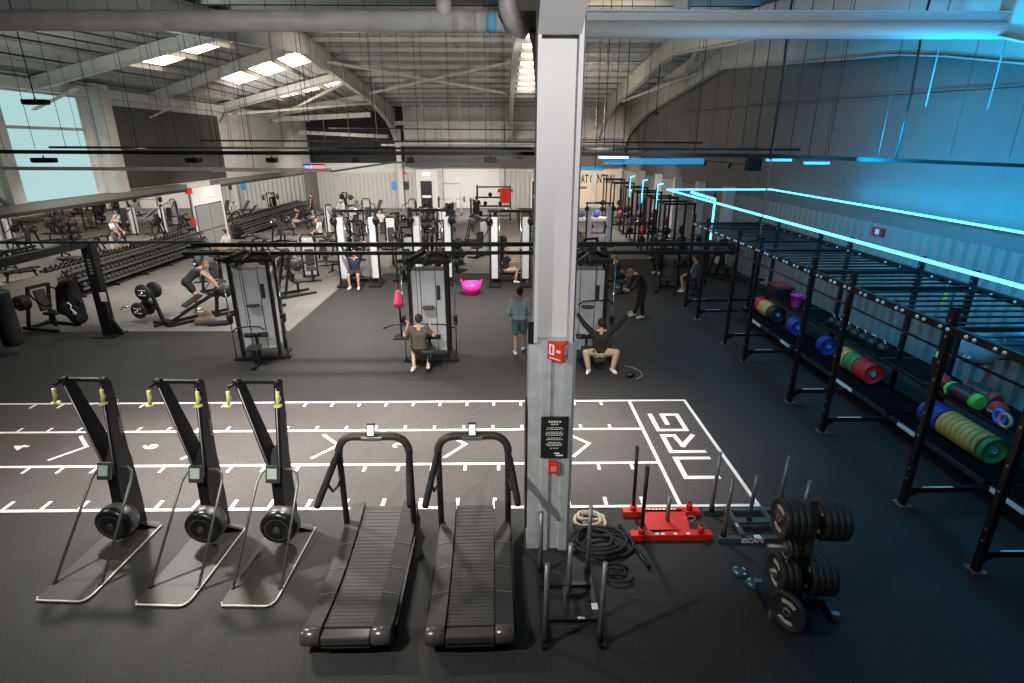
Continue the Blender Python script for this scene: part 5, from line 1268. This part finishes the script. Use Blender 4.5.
M().tube([(0.0,-0.3,0.02),(0.18,-0.1,0.02),(0.20,0.15,0.02),(0.08,0.38,0.02),(-0.1,0.5,0.02)],0.012,6).build('cord', mat('grey_cord', (0.2,0.22,0.22), 0.6), sk_); M().ball((-0.1,-0.1,0.06),(0.12,0.1,0.06),10,6).build('handle', BLK, sk_)
ch = thing('clothing_heap', 'crumpled dark blue and tan clothing heap on the floor', 'clothing', (-8.75, 15.7, 0))
blob([((-0.25,0,0.1),(0.1,0.05,0.12),0.13,0.15),((-0.2,0.15,0.2),(0.0,0.1,0.3),0.14,0.12)], 'tan_jacket', mat('tan_cloth', (0.12,0.09,0.065), 0.9), ch, 0.025)
blob([((0.1,-0.1,0.06),(0.55,-0.02,0.07),0.09,0.09)], 'navy_garment', mat('navy_cloth', (0.015,0.02,0.04), 0.9), ch, 0.025)

# ================================================================== PEOPLE
def clothm(n, c): return mat('cloth_'+n, c, 0.85)
def human(label, loc, rz, P, top, bottom, hair, shoes=SHOEW, vox=0.012, long_sleeve=True, trousers=False, sleeve=1.0, hairlong=False, short=0.72, skin=SKIN, top_none=False, hat=None):
    J = dict(pel=(0,0,0.95), che=(0,0.0,1.28), nek=(0,0,1.47), hed=(0,0.02,1.62),
             sh=(0.175,0,1.42), el=(0.24,0.0,1.13), wr=(0.25,0.06,0.88), hd=(0.25,0.09,0.80), hp=(0.09,0,0.92), kn=(0.10,0.02,0.49), an=(0.10,-0.02,0.09), toe=(0.12,0.15,0.04))
    J.update(P)
    def g(k, s):
        v = J.get(k+('R' if s > 0 else 'L'))
        if v is None: v = (J[k][0]*s + (J['_sx'] if '_sx' in J else 0), J[k][1], J[k][2])
        return Vector(v)
    t = thing('person', label, 'person', loc, rz)
    pel, che, nek, hed = [Vector(J[k]) for k in ('pel','che','nek','hed')]
    hip = [g('hp',s) for s in (-1,1)]; kn = [g('kn',s) for s in (-1,1)]; an = [g('an',s) for s in (-1,1)]; toe = [g('toe',s) for s in (-1,1)]
    sh = [g('sh',s) for s in (-1,1)]; el = [g('el',s) for s in (-1,1)]; wr = [g('wr',s) for s in (-1,1)]; hd_ = [g('hd',s) for s in (-1,1)]
    side = (sh[1]-sh[0]).normalized(); mid = pel.lerp(che, 0.45)
    parts = []
    for s, i in ((-1,0),(1,1)):
        parts += [(pel+side*s*0.065, mid+side*s*0.055, 0.098, 0.085), (mid+side*s*0.055, che+side*s*0.07, 0.085, 0.105),
                  (che+side*s*0.07, sh[i], 0.10, 0.055), (nek, sh[i], 0.055, 0.055),
                  (sh[i], el[i], 0.052, 0.040), (el[i], wr[i], 0.040, 0.026),
                  (hip[i], kn[i], 0.085, 0.055), (kn[i], an[i].lerp(kn[i],0.7), 0.055, 0.056), (an[i].lerp(kn[i],0.7), an[i], 0.056, 0.036), (an[i], toe[i], 0.038, 0.028),
                  (pel+side*s*0.06, hip[i], 0.10, 0.09)]
        # hand: palm, four fingers, thumb from the side of the palm
        d = (hd_[i]-wr[i]); d = d.normalized() if d.length > 1e-3 else Vector((0,0,-1))
        u = d.cross(side); u = u.normalized() if u.length > 0.2 else Vector((0,1,0))
        parts.append((wr[i], wr[i]+d*0.085, 0.024, 0.034))
        curl = J.get('curl', 0.35)
        v = d.cross(u).normalized()
        for k, (o_, ln_) in enumerate(((-0.03,0.062),(-0.01,0.075),(0.01,0.078),(0.03,0.068))):
            b0 = wr[i]+d*0.09+u*o_; b1 = b0+(d*(1-curl)+v*curl*-s).normalized()*ln_*0.55; b2 = b1+(d*(1-2*curl)+v*2*curl*-s).normalized()*ln_*0.45
            parts += [(b0,b1,0.010,0.009),(b1,b2,0.009,0.008)]
        parts.append((wr[i]+d*0.03+u*0.025, wr[i]+d*0.07+u*0.065, 0.013, 0.010))
    parts += [(nek, hed, 0.055, 0.055), (che, nek, 0.10, 0.062)]
    f = Vector(J.get('face', (0,1,0))).normalized(); hup = (hed-nek).normalized()
    hup = (hup - f*hup.dot(f)).normalized()
    parts += [(hed+hup*0.03-f*0.01, hed+hup*0.03+f*0.012, 0.088, 0.086), (hed-hup*0.035+f*0.03, hed-hup*0.06+f*0.045, 0.062, 0.045),
              (hed+f*0.09-hup*0.005, hed+f*0.108-hup*0.022, 0.012, 0.015)]
    hs = f.cross(hup).normalized()
    for s in (-1,1): parts.append((hed+hs*s*0.082, hed+hs*s*0.09+hup*0.02, 0.016, 0.017))
    body = blob(parts, 'body', skin, t, vox)
    for s in (-1,1): M().ball(hed+hs*s*0.032+f*0.088+hup*0.015, 0.010, 8, 6).build('eye', BLK, t)
    M().tube([hed+hs*-0.022+f*0.088-hup*0.05, hed+f*0.096-hup*0.052, hed+hs*0.022+f*0.088-hup*0.05], 0.005, 6).build('mouth', mat('lips', (0.35,0.13,0.10), 0.6), t)
    hp_ = [(hed+hup*0.052-f*0.022, hed+hup*0.056+f*0.008, 0.088, 0.082), (hed+hup*0.0-f*0.045, hed+hup*0.04-f*0.03, 0.070, 0.085)]
    if hairlong: hp_ += [(hed-f*0.06, nek-f*0.10, 0.07, 0.05)]
    blob(hp_, 'hair' if not hat else 'cap', hat or hair, t, vox)
    if not top_none:
        e = 0.014; tp = []
        for s, i in ((-1,0),(1,1)):
            tp += [(pel+side*s*0.065+(pel-che).normalized()*-0.02, mid+side*s*0.06, 0.105+e, 0.098+e), (mid+side*s*0.06, che+side*s*0.07, 0.098+e, 0.108+e), (che+side*s*0.07, sh[i], 0.105+e, 0.062+e),(nek-Vector((0,0,0.0))-hup*0.03, sh[i], 0.058, 0.056+e)]
            if long_sleeve: tp += [(sh[i], el[i], 0.058+e, 0.046+e), (el[i], wr[i].lerp(el[i],0.12), 0.044+e, 0.030+e)]
            elif sleeve > 0: tp += [(sh[i], sh[i].lerp(el[i], 0.6*sleeve), 0.058+e, 0.054+e)]
        tp += [(che, nek-hup*0.03, 0.105+e, 0.062)]
        blob(tp, 'shirt', top, t, vox)
    bt = []
    e = 0.016
    for s, i in ((-1,0),(1,1)):
        bt += [(pel+side*s*0.065, pel+side*s*0.06-(che-pel).normalized()*0.03, 0.105+e, 0.105+e), (hip[i], hip[i].lerp(kn[i], 1.0 if trousers else short), 0.092+e, (0.062 if trousers else 0.082)+e)]
        if trousers: bt += [(kn[i], an[i].lerp(kn[i],0.6), 0.062+e, 0.056+e), (an[i].lerp(kn[i],0.6), an[i].lerp(kn[i],0.12), 0.056+e, 0.042+e)]
    blob(bt, 'trousers' if trousers else 'shorts', bottom, t, vox)
    for i in (0,1):
        a, b = an[i], toe[i]; h = (b-a); h = Vector((h.x,h.y,h.z)); hl = h.normalized()
        blob([(a-Vector((0,0,0.035))-hl*0.035, a-Vector((0,0,0.02))+hl*0.06, 0.048, 0.050), (a-Vector((0,0,0.03))+hl*0.04, b, 0.048, 0.040)], 'shoe', shoes, t, vox)
    return t
HB = mat('dark_brown_hair', (0.018,0.013,0.010), 0.8); HBL = mat('fair_hair', (0.22,0.13,0.06), 0.8)
BK = clothm('black', (0.012,0.012,0.013))
# standing man seen from behind
human('man standing with his back to us in a pale blue sweater and teal shorts', (0.36,13.1,0), 0, dict(elR=(0.26,0.0,1.14), wrR=(0.20,0.18,1.02), hdR=(0.15,0.26,1.04), elL=(-0.27,0,1.14), wrL=(-0.22,0.16,1.0), hdL=(-0.17,0.24,1.02), anR=(0.10,0.25,0.11), toeR=(0.12,0.42,0.05), knR=(0.11,0.16,0.50)),
      clothm('pale_blue', (0.42,0.50,0.52)), clothm('teal', (0.09,0.17,0.18)), HB, vox=0.010)
# man on the lat pulldown, seen from behind
SIT = dict(pel=(0,0,0.55), che=(0,-0.02,0.88), nek=(0,0,1.08), hed=(0,0.03,1.23), sh=(0.18,0,1.02), hp=(0.09,0.02,0.52), kn=(0.17,0.40,0.52), an=(0.17,0.33,0.09), toe=(0.19,0.48,0.04), el=(0.26,0.1,0.78), wr=(0.22,0.3,0.62), hd=(0.2,0.36,0.6))
def sit(**k): d = dict(SIT); d.update(k); return d
human('man in an olive top seated with his back to us pulling the wide bar down', (-1.98,12.15,0), 0, sit(kn=(0.20,0.30,0.50), an=(0.17,-0.02,0.09), toe=(0.19,-0.13,0.04), el=(0.34,-0.02,0.86), wr=(0.26,0.02,1.08), hd=(0.255,0.04,1.14), curl=0.6),
      clothm('olive', (0.085,0.070,0.050)), BK, HB, vox=0.010, long_sleeve=False, sleeve=0.9)
# squatting man with arms raised
human('man in a black top and beige trousers seated low with both arms raised', (2.22,12.1,0), math.radians(0), sit(pel=(0,0.05,0.42), hp=(0.10,0.05,0.42), che=(0,0.04,0.76), nek=(0,0.05,0.96), hed=(0,0.09,1.10), sh=(0.18,0.05,0.90), kn=(0.36,-0.12,0.48), an=(0.28,-0.16,0.09), toe=(0.33,-0.30,0.04), elL=(-0.40,0.08,1.12), wrL=(-0.56,0.12,1.36), hdL=(-0.60,0.13,1.44), elR=(0.42,0.06,1.10), wrR=(0.58,0.02,1.34), hdR=(0.64,0.0,1.42), curl=0.5),
      BK, clothm('beige', (0.42,0.30,0.21)), HB, vox=0.010, trousers=True)
# bending man
human('fair-haired man in black standing bent forward with white shoes', (4.15,16.25,0), math.radians(100), dict(pel=(0,0,0.95), che=(0,0.14,1.25), nek=(0,0.28,1.38), hed=(0,0.42,1.42), sh=(0.17,0.22,1.34), el=(0.20,0.30,1.06), wr=(0.10,0.44,0.92), hd=(0.08,0.50,0.90), face=(0,0.8,-0.6), kn=(0.11,0.04,0.5), anR=(0.12,0.18,0.1), toeR=(0.14,0.34,0.04)),
      BK, BK, HBL, vox=0.010, trousers=True)
# man in grey tank at T-bar
human('man in a grey tank top and black shorts leaning over the row machine', (-9.55,16.6,0.12), math.radians(-62), dict(pel=(0,-0.10,0.98), che=(0,0.16,1.22), nek=(0,0.34,1.36), hed=(0,0.48,1.42), sh=(0.18,0.28,1.30), el=(0.22,0.52,1.08), wr=(0.22,0.66,0.86), hd=(0.22,0.70,0.79), face=(0,0.85,-0.5), kn=(0.17,0.12,0.52), an=(0.17,0.0,0.09), hp=(0.09,-0.08,0.94), toe=(0.19,0.16,0.04)),
      clothm('charcoal', (0.035,0.035,0.04)), BK, HBL, vox=0.010, long_sleeve=False, sleeve=0.0, short=0.5)
# man reaching up, facing us
human('man in navy long sleeves and shorts seated facing us with arms raised', (-5.5,20.2,0), PI, sit(el=(0.30,0.06,1.30), wr=(0.42,0.08,1.62), hd=(0.43,0.08,1.72), sh=(0.19,0.0,1.06), kn=(0.18,0.40,0.56), an=(0.16,0.36,0.12), toe=(0.18,0.50,0.06), pel=(0,0,0.60), hp=(0.09,0,0.58), che=(0,0,0.92), nek=(0,0,1.12), hed=(0,0.04,1.27), curl=0.6),
      clothm('navy', (0.010,0.014,0.032)), clothm('dark_shorts', (0.02,0.02,0.03)), HBL, vox=0.012)
M_ = thing('machine_seat', 'black seat pad under the man in navy', 'seat', (-5.5,20.2,0)); M().bx(-0.2,0.2,-0.25,0.2,0.36,0.45).build('pad', PAD, M_, bevel=0.02); M().bx(-0.05,0.05,-0.05,0.05,0,0.36).build('stem', BLK, M_)
M_ = thing('machine_seat', 'low black seat under the man in beige trousers', 'seat', (2.22,12.15,0)); M().bx(-0.15,0.15,-0.1,0.12,0.2,0.28).build('pad', PAD, M_, bevel=0.02); M().bx(-0.04,0.04,-0.04,0.04,0,0.2).build('stem', BLK, M_)
human('person in a white shirt and black shorts sitting side on, left of centre', (-9.9,30.2,0), math.radians(95), sit(hed=(0,0.14,1.18), nek=(0,0.08,1.06), che=(0,0.02,0.88)), clothm('white', (0.6,0.6,0.6)), BK, HBL, vox=0.018, long_sleeve=False)
make_b = lambda l, x, y, rz: dup(bf, (x,y,0), rz, l)
make_b('flat bench under the person in the white shirt', -9.9, 30.2, 1.6)
human('bare-armed person sitting on a bench end near the far rack', (-12.9,35.6,0), math.radians(100), sit(hed=(0,0.12,1.2)), BK, clothm('pale_shorts', (0.45,0.33,0.28)), HB, vox=0.018, long_sleeve=False, sleeve=0)
make_b('flat bench under the bare-armed person by the far rack', -12.9, 35.6, 1.6)
human('person in a black vest standing at the end of the far dumbbell rack', (-14.0,41.5,0), math.radians(95), {}, BK, BK, HB, vox=0.018, long_sleeve=False, sleeve=0)
human('person in a white hood sitting before the back cladding', (-11.6,40.5,0), math.radians(170), sit(), clothm('white', (0,0,0)), clothm('tan', (0.4,0.28,0.2)), HB, vox=0.018, hat=clothm('white', (0,0,0)))
human('curly-haired person in white sitting left of the accessory tree', (-7.5,34.2,0), math.radians(200), sit(), clothm('white', (0,0,0)), BK, HB, vox=0.018)
make_b('flat bench under the curly-haired person in white', -7.5, 34.2, 0.3)
make_b('flat bench under the person in the white hood', -11.6, 40.5, 0.1)
human('man in black shorts and shirt standing far back with his back to us', (-1.9,38.6,0), 0, dict(hed=(0,0.04,1.62), el=(0.25,0.06,1.14), wr=(0.2,0.2,0.98), hd=(0.18,0.26,0.96)), BK, BK, HB, vox=0.016, long_sleeve=False)
human('fair-haired man in black seated side on inside the dual cable machine', (0.05,20.9,0), math.radians(-80), sit(wr=(0.18,0.42,0.85), hd=(0.17,0.5,0.86), el=(0.25,0.18,0.85)), BK, clothm('tan', (0,0,0)), HBL, vox=0.014, long_sleeve=False)
make_b('bench under the fair-haired man inside the dual cable machine', 0.05, 21.0, -1.4)
human('tall dark figure in black standing before the squat racks', (6.25,22.4,0), math.radians(150), dict(el=(0.26,0.1,1.16), wr=(0.12,0.26,1.12), hd=(0.06,0.3,1.14)), BK, BK, HB, vox=0.012, trousers=True)
human('crouching dark figure near the machines left of the tall one', (3.95,19.6,0), math.radians(-60), sit(pel=(0,0,0.62), hp=(0.09,0,0.6)), BK, BK, HBL, vox=0.014, long_sleeve=False)
make_b('bench under the crouching dark figure', 3.95, 19.6, 0.5)
human('person in a grey top seated behind the far end of the rig', (6.75,19.3,0), math.radians(60), sit(), clothm('mid_grey', (0.10,0.10,0.11)), BK, HB, vox=0.014, long_sleeve=False)
make_b('bench under the person in grey behind the rig', 6.75, 19.3, -0.5)
human('person bending low behind the middle dual cable machine', (-2.55,21.9,0), math.radians(170), sit(pel=(0,0,0.6), hp=(0.09,0,0.58)), clothm('tan', (0,0,0)), BK, HBL, vox=0.016, long_sleeve=False)
make_b('bench behind the middle dual cable machine', -2.55, 21.9, 0.1)
human('person in a white top sitting beside the near dumbbell rack', (-12.8,25.8,0), math.radians(80), sit(), clothm('white', (0,0,0)), clothm('tan', (0,0,0)), HB, vox=0.018)
make_b('bench under the person sitting near the near rack', -12.8, 25.8, 1.4)

# ================================================================== MORE MACHINES ON THE FREE WEIGHT FLOOR
def stack_machine(label, loc, rz):
    t = thing('weight_stack_machine', label, 'weight machine', loc, rz, 'weight stack machines')
    M().bx(-0.20,0.20,0.35,0.65,0.08,1.55).build('shroud', SHROUD, t, bevel=0.02)
    M().tube([(-0.26,0.5,0.0),(-0.26,0.5,1.55),(-0.18,0.5,1.68),(0.18,0.5,1.68),(0.26,0.5,1.55),(0.26,0.5,0.0)],0.035,8).build('stack_frame', BLK, t)
    M().bx(-0.30,0.30,-0.55,-0.48,0,0.07).bx(-0.04,0.04,-0.52,0.5,0,0.07).bx(-0.32,0.32,0.45,0.55,0,0.07).build('base_frame', BLK, t)
    M().bx(-0.2,0.2,-0.42,0.0,0.42,0.50).build('seat', PAD, t, bevel=0.02)
    M().box((0,0.08,0.85),(0.32,0.09,0.66),(-0.12,0,0)).build('back_pad', PAD, t, bevel=0.02)
    M().beam((0,-0.2,0.05),(0,-0.15,0.42),0.07,0.07).build('seat_post', BLK, t)
    for sx in (-1,1): M().tube([(sx*0.2,0.42,1.5),(sx*0.48,0.1,1.3),(sx*0.48,-0.25,1.0),(sx*0.34,-0.32,1.0)],0.025,8).build('press_arm', BLK, t)
    return t
sm_ = stack_machine('weight stack machine behind the left tower, nearest the aisle', (-7.6, 21.6, 0), 0.4)
for x, y, rz, l in ((-3.9,21.6,-0.3,'weight stack machine right of the navy man'),(-6.9,25.0,2.6,'weight stack machine behind the navy man, left'),(-5.6,27.6,0.2,'weight stack machine behind the navy man, far'),
                    (-8.6,33.0,0.8,'weight stack machine between the white-shirted people'),(-6.2,36.8,-0.4,'weight stack machine in front of the posters'),(-3.2,30.8,0.6,'weight stack machine in the centre aisle, far side'),
                    (-1.2,26.2,-0.6,'weight stack machine behind the pink tub, far'),(1.6,27.8,0.5,'weight stack machine beyond the column'),(2.9,31.0,-0.3,'weight stack machine near the ball basket'),
                    (-10.0,33.6,1.2,'weight stack machine beside the far rack aisle'),(-8.9,37.0,0.4,'weight stack machine near the back cladding')): dup(sm_, (x,y,0), rz, l)
def a_frame(label, loc, rz):
    t = thing('bench_press_frame', label, 'bench', loc, rz, 'A-frame benches')
    for sx in (-1,1):
        M().beam((sx*0.35,-0.3,0.0),(sx*0.35,0,0.85),0.06,0.06).beam((sx*0.35,0.3,0.0),(sx*0.35,0,0.85),0.06,0.06).beam((sx*0.35,-0.2,0.28),(sx*0.35,0.2,0.28),0.05,0.05).build('a_leg', BLK, t)
    M().bx(-0.35,0.35,-0.03,0.03,0.82,0.88).build('cross_tube', BLK, t)
    M().box((0,-0.1,0.92),(0.3,1.0,0.07),(0.15,0,0)).build('pad', PAD, t, bevel=0.02)
    M().cyl((-0.75,0.25,1.05),(0.75,0.25,1.05),0.016,n=8).build('bar', CHROME, t)
    M().beam((0,0.25,0.9),(0,0.25,1.05),0.04,0.04).build('bar_rest', BLK, t)
    return t
af = a_frame('A-frame bench behind the left tower, leftmost', (-10.6, 22.3, 0), 1.5)
for x, y, rz, l in ((-9.0,21.9,1.5,'A-frame bench behind the left tower, middle'),(-9.3,19.9,1.5,'A-frame bench behind the leaning man in grey'),(-11.6,26.4,1.2,'A-frame bench in front of the seated person by the near rack'),
                    (-8.2,25.9,0.9,'A-frame bench in the middle of the free weight floor'),(-10.9,35.0,1.3,'A-frame bench in the far free weight area'),(-5.2,24.0,0.3,'A-frame bench right behind the navy man')): dup(af, (x,y,0), rz, l)
def plate_post(label, loc, rz):
    t = thing('plate_tree', label, 'weight rack', loc, rz, 'plate trees on the gym floor')
    M().beam((0,0,0),(0,0,1.3),0.08,0.08).bx(-0.35,0.35,-0.3,0.3,0,0.05).build('mast', BLK, t)
    for sx in (-1,1):
        for z in (0.4,0.8,1.15):
            M().cyl((0,0,z),(sx*0.3,0,z),0.02,n=8).build('peg', CHROME, t)
            M().lathe([(0.025,-0.06),(0.2,-0.06),(0.2,0.06),(0.025,0.06)],(sx*0.18,0,z),'x',20).build('stored_plate', mat('cast_plate', (0,0,0)), t)
    return t
pp = plate_post('plate tree right of the navy man', (-3.4,24.6,0), 0.3)
for x, y, rz, l in ((-6.1,21.9,0.8,'plate tree just left behind the navy man'),(-2.0,23.0,1.2,'plate tree behind the middle dual cable machine'),(-8.0,29.8,0.2,'plate tree behind the person in the white shirt'),
                    (-3.7,38.2,0.5,'plate tree near the smith machine'),(-2.3,42.0,0,'plate tree right of the smith machine'),(2.0,21.9,0.3,'plate tree right of the column'),(-0.2,23.8,0.9,'plate tree left of the column')): dup(pp, (x,y,0), rz, l)
